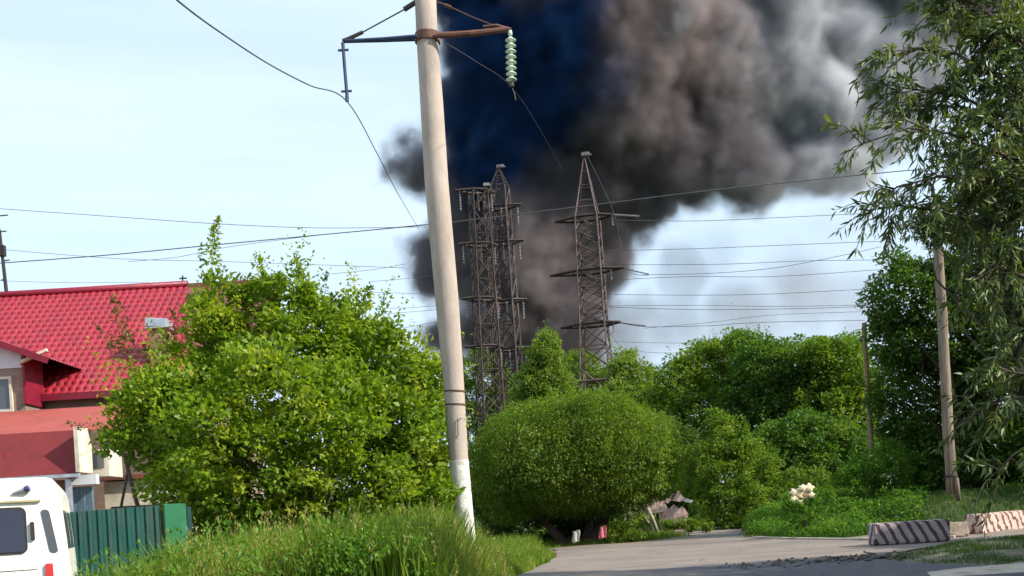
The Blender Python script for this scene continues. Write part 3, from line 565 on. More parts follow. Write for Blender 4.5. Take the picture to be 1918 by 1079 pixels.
# ground cover on the bank
k = 900; X, Y = scatter(rs, 5200, -5.6, .6, 11.5, 27, lambda x, y: (poly_dist(x, y, ROADP) > .2) & ~((x < -4.2) & (y > 14.2)) & (x > -.5 * y)); X, Y = X[:k], Y[:k]; hs = .55 + .5 * rs.random(len(X)) ** 2
idx = np.repeat(np.arange(len(X)), 9); t = rs.random(len(idx)); q = np.stack([X[idx] + rs.normal(size=len(idx)) * .012, Y[idx] + rs.normal(size=len(idx)) * .012, hgt(X[idx], Y[idx]) + hs[idx] * (.78 + .3 * t)], 1)
MT['seed'] = M_leaf('dry_seed_heads', (.28, .24, .08), (.42, .36, .14), (.46, .36, .16))
o = leaf_mesh('seed_heads', q, rs.normal(size=(len(q), 3)) * .3 + [0, 0, 1], rng_dirs(rs, len(q)), np.full(len(q), .05), np.full(len(q), .014), MT['seed'], None, rs.random(len(q)), rs.random(len(X))[idx]); tag(o, 'yellowish seed heads above the tall grass of the left verge', 'seed heads', kind='stuff')
def inb(x, y): return (poly_dist(x, y, ROADP) > .35) & (x < .385 * y) & (y > np.interp(x, [9, 10.5, 12, 14.5, 17], [44.3, 41.0, 37.8, 37.6, 37.8])) & (x < .47 * y)
X, Y = scatter(rs, 9000, 9.0, 22, 37, 62, inb); k = 2600; c = np.stack([X, Y, hgt(X, Y) + .06 + (.16 + .26 * (np.sin(X * 1.7 + Y * .9) * np.sin(Y * 1.3 - X * .6) > .1)) * rs.random(len(X))], 1)[:k]; idx = np.repeat(np.arange(len(c)), 30); n = len(idx); dd = rng_dirs(rs, n) * [.34, .34, .24]
q = c[idx] + dd; q[:, 2] = np.maximum(q[:, 2], hgt(q[:, 0], q[:, 1]) + .02)
o = leaf_mesh('ground_cover', q, dd + rs.normal(size=(n, 3)) * .15, rng_dirs(rs, n) * .5 + [0, 0, 1], rs.uniform(.07, .14, n), rs.uniform(.05, .08, n), MT['leaf_cover'], None, rs.random(n), rs.random(len(c))[idx]); tag(o, 'fresh green leafy ground cover on the bank behind the barriers', 'ground cover', kind='stuff')
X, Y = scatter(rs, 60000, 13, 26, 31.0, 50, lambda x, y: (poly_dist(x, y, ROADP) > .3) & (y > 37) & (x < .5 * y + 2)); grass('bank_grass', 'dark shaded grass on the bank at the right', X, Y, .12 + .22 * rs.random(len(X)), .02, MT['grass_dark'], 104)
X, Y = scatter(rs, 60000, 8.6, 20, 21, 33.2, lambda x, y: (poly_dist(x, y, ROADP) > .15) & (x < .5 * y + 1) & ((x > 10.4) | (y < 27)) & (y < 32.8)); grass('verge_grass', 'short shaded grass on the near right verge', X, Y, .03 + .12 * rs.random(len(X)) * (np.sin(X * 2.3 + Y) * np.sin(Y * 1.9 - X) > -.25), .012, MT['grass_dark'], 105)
X, Y = scatter(rs, 90000, 1.5, 16, 45, 92, lambda x, y: (poly_dist(x, y, ROADP) > .2) & (rs.random(len(x)) < .6)); grass('roadside_grass', 'grass along the far side of the road', X, Y, .10 + .34 * rs.random(len(X)) * np.clip((Y - 46) / 6, .2, 1), .035, MT['grass'], 106)
# ------------------------------------------------------------ big concrete pole
PD = 18.0
def concrete_pole():
    prof = [(-60, 20), (60, 20), (200, 21.5), (340, 22.2), (560, 21.8), (700, 19.5), (860, 18.0), (960, 17.8)]
    ctr = {-60: 794.5, 60: 799.5, 200: 809, 340: 817.5, 560: 837, 700: 848.5, 860: 859, 960: 868}
    b0 = P(885, 1110, PD); root = empty('concrete_pole', b0, 'tall leaning round concrete power pole with a whitewashed foot', 'utility pole')
    b = MB(); pts = []; rad = []
    for y, r in prof[::-1]:
        p = P(ctr[y], y, PD); pts.append(p - b0); rad.append(r * PD / F)
    ext = [Vector((.13, 0, -.2))] ; gp = [pts[0] + Vector((.06, 0, -1.6))]
    b.tube(gp + pts, [rad[0] * 1.02] + rad, 40); b.build('shaft', MT['concrete_pole'], root, smooth=True)
    w = MB(); w.tube([gp[0], pts[0], pts[1] - Vector((0, 0, .02))], [rad[0] * 1.02 + .004, rad[0] + .004, rad[1] + .004], 40, cap=False); w.build('whitewash_band', MT['whitewash'], root, smooth=True)
    # climbing plant leaves stay with the bush; clamp, arm and struts
    def L(px, py, dd=0): return P(px, py, PD + dd) - b0
    c = MB(); c.tube([L(801, 80), L(801, 64)], [.215, .215], 24); c.build('clamp', MT['rust'], root)
    c = MB()
    for yy, rr in ((760, .180), (735, .183)): c.tube([L(853 - (760 - yy) * .07, yy), L(853 - (760 - yy) * .07, yy - 3)], [rr, rr], 24)
    c.build('tie_wire', MT['rust'], root)
    a = MB(); a.tube([L(782, 68, -.2), L(720, 73, -.12), L(645, 77)], [.035, .033, .03], 8); a.tube([L(782, 74, .2), L(720, 76, .12), L(645, 78)], [.03, .03, .028], 8); a.build('cross_arm', MT['steel_blue'], root)
    a = MB(); a.tube([L(818, 66, -.2), L(880, 62, -.14), L(952, 54)], [.05, .045, .04], 8); a.tube([L(818, 68, .2), L(880, 65, .14), L(955, 56)], [.045, .04, .035], 8); a.tube([L(905, 50), L(930, 48), L(957, 56)], [.02, .03, .03], 6); a.build('cross_arm', MT['rust'], root)
    s = MB(); s.tube([L(779, 4), L(757, 18)], .045, 8); s.tube([L(757, 18), L(680, 60)], .012, 6); s.tube([L(680, 60), L(652, 73), L(641, 76)], [.03, .035, .025], 6); s.build('stay', MT['steel_dark'], root)
    s = MB(); s.tube([L(815, 3), L(834, 9)], .014, 6); s.tube([L(834, 9), L(880, 30), L(930, 50)], .010, 6); s.tube([L(832, 9), L(845, 14)], .028, 6); s.tube([L(786, 4), L(800, 22), L(818, 38)], .012, 5); s.build('stay', MT['rust'], root)
    # left string (long dark rod), right string (pale glass discs)
    r = MB(); r.tube([L(642, 80), L(645, 120), L(650, 180)], .028, 8); r.box(L(643, 94), (.18, .03, .03)); r.box(L(649, 171), (.18, .03, .03)); r.tube([L(650, 180), L(650, 190)], .035, 6); i1 = r.build('insulator', MT['steel_blue'], root)
    g = MB(); top = L(956, 66); bot = L(958, 150); n = 8
    g.tube([L(955, 58), top], .035, 8); ax = (bot - top).normalized(); st = (bot - top).length / n
    for k in range(n):
        c0 = top + ax * st * (k + .35)
        g.lathe([(.03, 0), (.045, st * .25), (.088, st * .52), (.092, st * .62), (.04, st * .64), (.03, st)], c0, ax, 20)
    g.build('insulator', MT['glass_ins'], root, smooth=True)
    h = MB(); h.tube([L(958, 152), L(958, 162)], [.03, .05], 8); h.tube([L(963, 175), L(966, 188)], .012, 6); h.tube([L(958, 162), L(964, 176)], .008, 5); h.build('wire_clamp', MT['steel_dark'], root)
    # steel step and a long open seam in the concrete
    c = MB(); c.tube([L(857, 785, -.185), L(858, 815, -.185), L(853, 822, -.19)], .006, 4); c.tube([L(857, 785, -.185), L(866, 784, -.17)], .006, 4); c.build('seam', MT['rubber'], root)
concrete_pole()
# ------------------------------------------------------------ wooden poles
def wood_pole(label, top, bot, d, r0, r1, mat, zb=None, extra=None):
    a, b = P(*bot, d), P(*top, d); dirn = (b - a).normalized()
    if zb is not None: a = a - dirn * max(0, (a.z - zb) / dirn.z)
    root = empty('wooden_pole', a, label, 'utility pole', 'wooden poles on the right'); m = MB()
    n = 10; rs = np.random.RandomState(int(top[0])); m.tube([a.lerp(b, t / n) - a + Vector(rs.normal(size=3)) * .012 for t in range(n + 1)], list(np.linspace(r0, r1, n + 1)), 14); m.build('shaft', MT[mat], root, smooth=True)
    return root, a, b
root, a, b = wood_pole('thick weathered wooden pole at the right, rising through the dark tree', (1752, 372), (1783, 925), 38, .20, .155, 'wood_pole')
m = MB(); m.tube([Vector((.16, -.12, -.25)), Vector((.10, -.2, .55))], [.095, .085], 10); m.build('stub_post', MT['wood_pole'], root, smooth=True)
m = MB(); p = P(1778, 893, 38) - a; m.tube([p + Vector((.06, 0, -.02)), p + Vector((.06, 0, .04))], .23, 16); m.build('tie_wire', MT['rubber'], root)
root, a, b = wood_pole('slim yellowish wooden pole in front of the wood edge, left of the other', (1618, 606), (1635, 900), 47, .13, .105, 'wood_pole_yellow', zb=.6)
m = MB(); p = P(1635, 898, 47) - a; m.tube([p + Vector((.02, -.02, -.1)), p + Vector((.01, -.02, .12))], .142, 14); m.build('white_band', MT['whitewash'], root)
m = MB(); p = P(1620, 637, 47) - a; m.box(p, (.5, .05, .07)); m.build('bracket', MT['steel_dark'], root)
# ------------------------------------------------------------ lattice pylons
def bar(m, a, b, r): m.tube([a, b], r, 4)
def lattice(label, xy, yaw, lv, top, arms, r, mats, group, npan=1, armr=.16):
    """lv: (z, half width) from the ground up; arms: (z, left reach, right reach)"""
    root = empty('lattice_pylon', (xy[0], xy[1], 0), label, 'pylon', group, rz=yaw)
    m = MB()
    def cor(z, h): return [Vector((sx * h, sy * h, z)) for sx, sy in ((-1, -1), (1, -1), (1, 1), (-1, 1))]
    for k in range(4):
        l = MB(); l.tube([cor(z, h)[k] for z, h in lv], [r * 1.5] * len(lv), 4); l.build('leg', mats[0], root)
    for i in range(len(lv) - 1):
        (z0, h0), (z1, h1) = lv[i], lv[i + 1]; A, B = cor(z0, h0), cor(z1, h1)
        for k in range(4):
            k2 = (k + 1) % 4
            if i % 2 == 0: bar(m, A[k], B[k2], r)
            else: bar(m, A[k2], B[k], r)
            if npan: bar(m, A[k2] if i % 2 == 0 else A[k], B[k] if i % 2 == 0 else B[k2], r * .8)
            if i % 2 == 0: bar(m, B[k], B[k2], r * .8)
    m.build('bracing', mats[0], root)
    if top:
        t = MB(); zt, ht = lv[-1]
        for c in cor(zt, ht): t.tube([c, Vector((0, 0, top))], [r * 1.3, r], 4)
        for f in (.25, .5, .72):
            q = [c.lerp(Vector((0, 0, top)), f) for c in cor(zt, ht)]
            for k in range(4): bar(t, q[k], q[(k + 1) % 4], r * .8)
        t.build('peak', mats[0], root); c = MB(); c.box((.15, 0, top + .05), (.75, .35, .3)); c.box((.5, 0, top - .05), (.5, .12, .12)); c.build('cap', MT['ins_pale'], root)
    for z, l, rr in arms:
        a = MB(); hw = np.interp(z, [q[0] for q in lv], [q[1] for q in lv])
        for sx, ln in ((-1, l), (1, rr)):
            tip = Vector((sx * ln, 0, z))
            for sy in (-1, 1):
                a.tube([Vector((0, sy * hw, z)), Vector((sx * hw, sy * hw * .9, z)), tip], [armr, armr, armr * .8], 4)
            for f in (.2, .5, .8): bar(a, Vector((sx * hw, -hw * .9, z)).lerp(tip, f), Vector((sx * hw, hw * .9, z)).lerp(tip, f), armr * .6)
        a.build('cross_arm', mats[1], root)
    return root
def ins_string(root, a, b, r=.13, n=9, name='insulator', mat='ins_pale'):
    """string of discs between two points of the pylon (its own axes)"""
    a, b = Vector(a), Vector(b); ax = (b - a); L = ax.length; m = MB(); m.tube([a, b], r * .35, 6)
    for k in range(n): m.lathe([(r * .4, 0), (r, L / n * .35), (r * .4, L / n * .5)], a + ax * ((k + .3) / n), ax, 8)
    return m.build(name, MT[mat], root)
D1 = 105.0; k1 = D1 / F; b1 = P(1122, 975, D1); zz = lambda px, py, d=D1: P(px, py, d).z
za, zb_, zc, zt = zz(1103, 408), zz(1108, 508), zz(1112, 608), zz(1093, 290)
lv = [(0, 1.75), (zz(1120, 745), 1.55), (zz(1118, 690), 1.42), (zz(1116, 650), 1.3), (zc, 1.2)]
for f in (.25, .5, .75, 1): lv.append((zc + (zb_ - zc) * f, 1.2 - .05 * f))
for f in (.25, .5, .75, 1): lv.append((zb_ + (za - zb_) * f, 1.15 - .10 * f))
bx = lambda z, px: (P(px, 0, D1)).x
py1 = lattice('large single brown lattice pylon right of the twin towers', (P(1118, 700, D1).x, D1), R(-14), lv, zt, [(za, 3.3, 2.5), (zb_, 4.1, 3.2), (zc, 3.3, 2.6)], .058, (MT['pylon'], MT['pylon_dark']), 'lattice pylons before the smoke')
ins_string(py1, (2.5, 0, za), (5.0, .4, za - .35), .15, 10, mat='white_ins') if 'white_ins' in MT else ins_string(py1, (2.5, 0, za), (5.0, .4, za - .35), .15, 10)
ins_string(py1, (2.4, 0, za), (2.45, 0, za - 1.1), .16, 5)
ins_string(py1, (3.2, 0, zb_ - .1), (5.6, .6, zb_ - .8), .1, 10, mat='steel_dark'); ins_string(py1, (2.0, 0, zb_), (2.0, 0, zb_ - 1.1), .12, 5)
ins_string(py1, (2.6, 0, zc - .1), (5.0, .6, zc - .55), .1, 10, mat='steel_dark'); ins_string(py1, (1.9, 0, zc), (1.9, 0, zc - 1.0), .12, 5)
m = MB(); bar(m, Vector((-1.5, -1.5, zz(1120, 715))), Vector((1.5, -1.5, zz(1120, 715))), .12); bar(m, Vector((1.5, -1.5, zz(1120, 715))), Vector((1.5, 1.5, zz(1120, 715))), .12); m.build('platform_beam', MT['pylon'], py1)
D2 = 118.0; k2 = D2 / F
def tw(label, pxs, wpx, topy, peak, armsy, yaw, dd=0, arm=(1.6, 1.6)):
    d = D2 + dd; z = lambda py, px=pxs[0]: P(px, py, d).z
    ztop = z(topy); n = 15; z0 = 0; lv = [(ztop * i / n, (wpx * .5 * (1.25 - .45 * i / n)) * d / F) for i in range(n + 1)]
    r = lattice(label, (P(pxs[1], 700, d).x, d), yaw, lv, z(peak) if peak else None, [(z(y), *arm) for y in armsy], .075, (MT['pylon_far'], MT['pylon_far']), 'lattice pylons before the smoke', npan=1, armr=.15)
    for y in armsy:
        for x in (-arm[0], 0, arm[1]): ins_string(r, (x * .8, 0, z(y)), (x * .8, 0, z(y) - 2.2), .15, 7)
    return r
tw('left brown lattice tower of the close pair, with a flat top and debris', (905, 915), 36, 356, None, (358, 458, 560, 650), R(20), arm=(2.6, 2.0))
tw('right lattice tower of the close pair, with a tall spike', (945, 957), 34, 350, 312, (388, 455, 565, 655), R(-18), 2, arm=(1.8, 2.4))
tw('slim lattice mast between the close pair, ending in a short spike', (935, 930), 16, 395, 345, (470,), R(5), 6, arm=(1.2, 1.2))
# ------------------------------------------------------------ wires
def wire(pts, label, r, group='wires of the power lines', mat='wire', sag=None):
    """pts: (px, py, distance)"""
    q = [P(*p) for p in pts]; c = []
    for i in range(len(q) - 1):
        p0, p1, p2, p3 = q[max(i - 1, 0)], q[i], q[i + 1], q[min(i + 2, len(q) - 1)]
        for j in range(8):
            t = j / 8; c.append(.5 * ((2 * p1) + (p2 - p0) * t + (2 * p0 - 5 * p1 + 4 * p2 - p3) * t * t + (3 * p1 - p0 - 3 * p2 + p3) * t ** 3))
    c.append(q[-1]); o0 = q[0]; m = MB(); m.tube([p - o0 for p in c], r, 5); o = m.build('power_line', MT[mat], smooth=True); o.location = o0; return tag(o, label, 'power line', group)
wire([(300, -30, 10), (335, 3, 10.6), (400, 52, 12.1), (500, 118, 14.5), (580, 160, 16.3), (650, 190, 18), (705, 285, 24), (745, 362, 32), (785, 430, 48)], 'near wire hanging from the left arm of the concrete pole, kinked at its insulator', .010, mat='wire_near')
wire([(830, 78, 12), (893, 116, 14.5), (958, 163, 18), (1010, 240, 24), (1060, 330, 34)], 'faint wire hanging from the pale glass insulator in front of the smoke', .0035, mat='wire_near')
wire([(-40, 496, 62), (0, 493, 62), (200, 478, 62), (400, 459, 62), (600, 440, 62), (780, 423, 62), (900, 410, 62), (1120, 383, 62), (1320, 358, 62), (1500, 339, 62), (1640, 325, 62), (1760, 314, 62)], 'thickest wire, crossing the whole sky and rising to the right', .030)
m = MB(); 
wire([(-40, 388, 80), (0, 391, 80), (200, 405, 80), (420, 420, 80), (600, 427, 80), (800, 425, 80)], 'upper left wire, sinking slightly towards the concrete pole', .022)
wire([(-40, 463, 95), (0, 467, 95), (130, 478, 95), (250, 486, 95), (420, 490, 95), (620, 497, 95), (760, 502, 95)], 'second wire from the top left above the red roof, sinking rightwards', .020)
wire([(240, 490, 90), (330, 482, 90), (420, 464, 90), (560, 445, 90), (700, 430, 90), (800, 420, 90)], 'thin wire above the bush that rises to join the thickest wire', .020)
wire([(-40, 524, 100), (100, 529, 100), (300, 530, 100), (420, 536, 100)], 'lowest wire skimming the ridge of the red roof', .018)
n = 0
LS = [([(600, 515), (700, 505), (760, 494)], 110), ([(640, 545), (720, 548), (810, 551)], 110), ([(700, 577), (760, 577), (820, 572)], 110), ([(720, 616), (770, 612), (830, 600)], 110), ([(700, 590), (760, 585), (820, 580)], 115), ([(690, 528), (760, 522), (820, 515)], 115)]
for (pts, d), w in zip(LS, ('topmost', 'third', 'fourth', 'lowest', 'fifth', 'second')): wire([(x, y, d) for x, y in pts], w + ' of the six thin wires between the large bush and the concrete pole', .022, group='thin level wires left of the concrete pole')
LR = [([(1140, 412), (1300, 414), (1450, 408), (1640, 399)], 98), ([(1130, 470), (1300, 466), (1450, 460), (1650, 452)], 102), ([(1168, 496), (1350, 495), (1500, 489), (1640, 487)], 105), ([(1200, 515), (1330, 512), (1450, 502), (1580, 478), (1650, 462)], 104),
      ([(1150, 524), (1300, 518), (1450, 518), (1650, 505)], 108), ([(1150, 552), (1400, 552), (1650, 540)], 110), ([(1140, 575), (1300, 580), (1500, 578), (1640, 573)], 105), ([(1050, 574), (1300, 572), (1450, 574), (1640, 571)], 120),
      ([(1160, 604), (1210, 612), (1330, 610), (1420, 604), (1620, 600)], 105), ([(1205, 615), (1330, 604), (1450, 590), (1640, 583)], 108), ([(1150, 640), (1220, 642), (1300, 643)], 110), ([(1170, 657), (1240, 661), (1290, 661)], 110), ([(1190, 682), (1270, 682)], 110),
      ([(1168, 504), (1190, 514), (1215, 516)], 103), ([(1140, 618), (1160, 650), (1180, 690)], 104), ([(1100, 292), (1150, 400), (1168, 500)], 106)]
LRN = ['topmost of the thin wires crossing the pale sky right of the large pylon', 'second thin wire from the top right of the large pylon, above open pale sky', 'third thin wire from the top right of the large pylon, nearly level',
       'wire right of the large pylon that sags and then rises steeply to the right', 'fifth thin wire from the top right of the large pylon', 'thin wire midway down the pale sky right of the large pylon', 'darkest low wire right of the large pylon, ending at the thin wooden pole',
       'faint low wire just above the darkest one, passing behind the large pylon', 'low sagging wire starting at the lowest cross arm of the large pylon', 'low wire curving up to the right above the domed tree', 'short wire third from the bottom above the yellowish tree', 'short wire second from the bottom above the yellowish tree',
       'lowest short wire touching the tree tops right of the large pylon', 'short drooping jumper wire at the middle arm of the large pylon', 'slack wire dropping from the lowest arm of the large pylon to the trees', 'slanting wire down the right side of the large pylon from its peak']
for i, (pts, d) in enumerate(LR):
    wire([(x, y, d) for x, y in pts], LRN[i], .026 if i < 9 else .02, group='thin wires right of the large pylon')
# ------------------------------------------------------------ house
def house():
    root = empty('brick_house', (-18, 36, 0), 'two-storey brick house with a glossy red tiled roof', 'house'); O = Vector((-18, 36, 0))
    def Q(px, py, d): return P(px, py, d) - O
    ev_y, rg_y = 34.0, 40.0; ez = P(80, 742, ev_y).z; rz = P(200, 542, rg_y).z; x0 = -26.0; x1 = P(352, 540, rg_y).x - (-0.0)
    xe = P(48, 742, ev_y).x
    # tiled slope as real waves and steps
    nx, ny = 700, 161; us = np.linspace(x0, P(430, 700, ev_y).x, nx); vs = np.linspace(0, 1, ny); U, V_ = np.meshgrid(us, vs)
    wave = .055 * (np.abs(np.sin(np.pi * U / .25)) ** .8); row = (V_ * 20) % 1.0; step = -.085 * row
    Ns = Vector((0, -(rz - ez), rg_y - ev_y)).normalized(); hgt_ = wave + step
    X = U + V_ * 0; Yw = ev_y + (rg_y - ev_y) * V_ + Ns.y * hgt_; Z = ez + (rz - ez) * V_ + Ns.z * hgt_
    VV = np.stack([X - O.x, Yw - O.y, Z], -1).reshape(-1, 3); i = np.arange(nx - 1)[None] + np.arange(ny - 1)[:, None] * nx; Fq = np.stack([i, i + 1, i + 1 + nx, i + nx], -1).reshape(-1, 4)
    # keep right of the cross gable below, and hip end on the right
    cx = VV[Fq].mean(1); vv = (cx[:, 1] + O.y - ev_y) / (rg_y - ev_y); xl = xe - O.x
    keep = cx[:, 0] > -90; xr = (P(352, 540, rg_y).x - O.x) + (1 - vv) * 1.6; keep &= cx[:, 0] < xr
    mesh_np('roof', VV, Fq[keep], MT['tile'], root, smooth=True)
    m = MB(); m.tube([Vector((x0 - O.x, rg_y - O.y, rz + .02)), Vector((P(352, 540, rg_y).x - O.x, rg_y - O.y, rz + .02))], .13, 10); m.build('ridge_cap', MT['red_trim'], root, smooth=True)
    hx = P(352, 540, rg_y).x - O.x; m = MB(); m.add([(hx, 4, rz - .02), (hx + 1.6, -2, ez), (hx + 3.6, 4, rz - .25), (hx + 3.9, -2, ez)], [(0, 1, 3, 2)]); m.box((hx + 1.8, 4, rz - .1), (3.6, .3, .22)); m.build('hip_roof', MT['roof_brown'], root)
    m = MB(); m.box((xl + 4.2, ev_y - O.y - .04, ez - .06), (8.4, .08, .22)); m.box((xl + .02, ev_y - O.y + .4, ez + .5), (.1, .12, 1.6)); m.build('eave_trim', MT['red_trim'], root)
    # gutter
    m = MB(); m.box(Q(62, 668, 32.9), (.95, .14, .09), 0, Matrix.Rotation(R(-22), 3, 'Y') @ Matrix.Identity(3)); m.build('gutter', MT['cream'], root)
    # walls
    wz = P(50, 768, 34.3).z; m = MB(); m.box(((x0 - O.x + hx + 2) / 2, 2.2, (ez - .1) / 2), (hx + 2 - (x0 - O.x), 7.6, ez - .1)); m.build('wall', MT['brick'], root)
    g = 33.0; gx = P(44, 700, g).x; gxl = -25.2; gtop = P(20, 655, g).z
    m = MB(); m.box(((gxl + gx) / 2 - O.x, g + .6 - O.y, P(20, 690, g).z / 2), (gx - gxl, 1.2, P(20, 690, g).z)); m.build('wall', MT['brick'], root)
    # gable panel (pale) and its roof
    apx = (gxl + gx) / 2; slope = .42; hz0 = P(42, 662, g).z; apz = hz0 + (gx - apx) * slope
    m = MB(); zb2 = P(20, 690, g).z + .003
    m.add([(gxl - O.x, g - O.y - .02, zb2), (gx - O.x, g - O.y - .02, zb2), (gx - O.x, g - O.y - .02, hz0), (apx - O.x, g - O.y - .02, apz), (gxl - O.x, g - O.y - .02, hz0)], [(0, 1, 2, 3, 4)]); m.build('gable_panel', MT['white_panel'], root)
    ox = P(92, 676, g - .3).x; oz = P(92, 672, g - .3).z; ya, yb2 = g - .35 - O.y, g + 5.2 - O.y
    ns = 60; m = MB()
    for side in (1, -1):
        for k in range(int(5.55 / .21)):
            y = ya + k * .21
            for (w0, w1, h0, h1) in ((0, .5, 0, .035), (.5, 1, .035, 0)):
                X1 = ox if side == 1 else 2 * apx - ox
                m.add([(apx - O.x, y + w0 * .21, apz + .12 + h0), (X1 - O.x, y + w0 * .21, oz + h0), (X1 - O.x, y + w1 * .21, oz + h1), (apx - O.x, y + w1 * .21, apz + .12 + h1)], [(0, 1, 2, 3) if side == 1 else (3, 2, 1, 0)])
    m.build('gable_roof', MT['tile'], root)
    m = MB(); dv = Vector((ox - apx, 0, oz - apz - .12)); an = math.atan2(-dv.z, dv.x); mid = Vector(((ox + apx) / 2 - O.x, ya - .04, (oz + apz + .12) / 2 - .07)); m.box(mid, (dv.length, .06, .2), 0, Matrix.Rotation(an, 3, 'Y')); m.build('barge_board', MT['red_trim'], root)
    m = MB(); m.box((gx - O.x + .04, g - O.y + .55, (hz0 + ez) / 2 - .1), (.08, 1.3, hz0 - ez + .5)); m.build('corner_trim', MT['red_trim'], root)
    # window
    wt, wb_ = P(10, 706, g).z, P(10, 772, g).z; wr = P(24, 730, g).x; w = 1.5
    m = MB(); cxw = wr - w / 2 - O.x; cz = (wt + wb_) / 2; hh = wt - wb_
    for sx in (-1, 1): m.box((cxw + sx * (w / 2 - .04), g - O.y - .03, cz), (.08, .1, hh - .165))
    for sz in (-1, 1): m.box((cxw, g - O.y - .03, cz + sz * (hh / 2 - .04)), (w, .1, .08))
    m.box((cxw, g - O.y - .03, cz), (.06, .09, hh - .17)); f = m.build('window', MT['cream'], root); m = MB(); m.box((cxw, g - O.y - .012, cz), (w - .1, .03, hh - .1)); m.build('pane', MT['window_grey'], f)
    # chimney with a sheet metal cap
    m = MB(); c = Q(303, 652, 35.6); m.box(c + Vector((0, 0, -.5)), (.62, .62, 2.0)); ch = m.build('chimney', MT['chimney'], root, bevel=.02)
    m = MB(); m.box(c + Vector((-.02, 0, .62)), (.80, .8, .06)); m.box(c + Vector((-.05, 0, .80)), (.72, .7, .30), 0, Matrix.Rotation(R(6), 3, 'Y')); m.build('chimney_cap', MT['grey_sheet'], ch, bevel=.03)
    # aerial mast on the roof, left
    a = MB(); q0, q1 = Q(13, 556, 40), Q(-1, 430, 40); a.tube([q0, q1], [.07, .05], 6); a.build('aerial_mast', MT['rubber'], root)
    for y, x0_, x1_ in ((435, -6, 12), (405, -6, 15), (489, 5, 18), (525, 2, 12)):
        a = MB(); a.tube([Q(x0_, y, 40), Q(x1_, y - 2, 40)], .026, 5); a.build('aerial_rod', MT['rubber'], root)
    a = MB(); a.box(Q(4, 470, 40), (.22, .2, .4)); a.build('junction_box', MT['rubber'], root)
    a = MB(); a.tube([Q(342, 530, 40), Q(342, 516, 40)], .03, 5); a.tube([Q(336, 522, 40), Q(350, 521, 40)], .03, 5); a.build('vent_pipe', MT['rubber'], root)
house()
def annex():
    O = Vector((-14, 30, 0)); root = empty('red_roofed_annex', O, 'low annex with a two-pitch dull red sheet roof before the brick house', 'annex')
    A, B, C = (32.6, P(95, 766, 32.6).z), (29.0, P(80, 809, 29.0).z), (28.4, P(80, 890, 28.4).z)
    xb = P(156, 809, 29).x; xl = -24.0; xt = P(192, 766, 32.6).x + 1.0
    def sheet(name, p, q, x1, x2, mat):
        m = MB(); t = .05; m.add([(xl - O.x, p[0] - O.y, p[1]), (x1 - O.x, p[0] - O.y, p[1]), (x2 - O.x, q[0] - O.y, q[1]), (xl - O.x, q[0] - O.y, q[1]), (xl - O.x, p[0] - O.y, p[1] - t), (x1 - O.x, p[0] - O.y, p[1] - t), (x2 - O.x, q[0] - O.y, q[1] - t), (xl - O.x, q[0] - O.y, q[1] - t)],
              [(3, 2, 1, 0), (4, 5, 6, 7), (0, 1, 5, 4), (1, 2, 6, 5), (2, 3, 7, 6), (3, 0, 4, 7)]); return m.build(name, MT[mat], root)
    sheet('upper_roof', A, B, xt, xb + .9, 'red_light'); r = sheet('lower_roof', B, C, xb, xb + .03, 'red_dark')
    m = MB()
    for x in (-15.0,): m.tube([Vector((x - O.x, B[0] - O.y - .012, B[1])), Vector((x - O.x, C[0] - O.y - .012, C[1]))], .008, 4)
    m.build('sheet_seam', MT['red_dark'], r)
    m = MB(); zc = (B[1] + C[1]) / 2 + .02; m.box((xb + .07 - O.x, 28.75 - O.y, zc), (.11, .9, B[1] - C[1])); m.build('end_board', MT['cream'], root)
    m = MB(); m.box(((xl + xb) / 2 - O.x, C[0] - .06 - O.y, C[1] - .06), (xb - xl + .2, .12, .09)); m.build('gutter', MT['grey_sheet'], root)
    m = MB(); m.box(((xl + xb - .6) / 2 - O.x, 29.4 - O.y, (C[1] - .1) / 2), (xb - xl - .6, .3, C[1] - .12)); m.build('wall', MT['chimney'], root)
    m = MB(); p = P(130, 930, 28.5); m.box((p.x - O.x, p.y - O.y, 1.6), (.13, .13, 3.2)); m.build('post', MT['grey_sheet'], root)
    # glazed porch
    xa, xc = P(134, 930, 28.8).x, P(172, 930, 28.8).x; m = MB(); m.box(((xa + xc) / 2 - O.x, 28.9 - O.y, 1.5), (xc - xa, .1, 3.0)); m.build('porch_boards', MT['blue_glaze'], root)
    m = MB(); zf = P(155, 899, 28.7).z; m.box(((xa + xc) / 2 + .1 - O.x, 28.7 - O.y, zf), (xc - xa + .25, .2, .26)); m.build('porch_fascia', MT['white_panel'], root)
    # upper bay with a small window
    x2, x3 = P(163, 870, 29.4).x, P(204, 870, 29.4).x; z2, z3 = P(180, 893, 29.4).z, P(180, 842, 29.4).z
    m = MB(); m.box(((x2 + x3) / 2 - O.x, 29.9 - O.y, (z2 + z3) / 2), (x3 - x2, 1.0, z3 - z2)); bay = m.build('bay', MT['cream'], root)
    m = MB(); m.box(((x2 + x3) / 2 - O.x + .02, 29.39 - O.y, (z2 + z3) / 2 + .08), (.3, .04, .42)); w = m.build('window', MT['window_grey'], root)
annex()
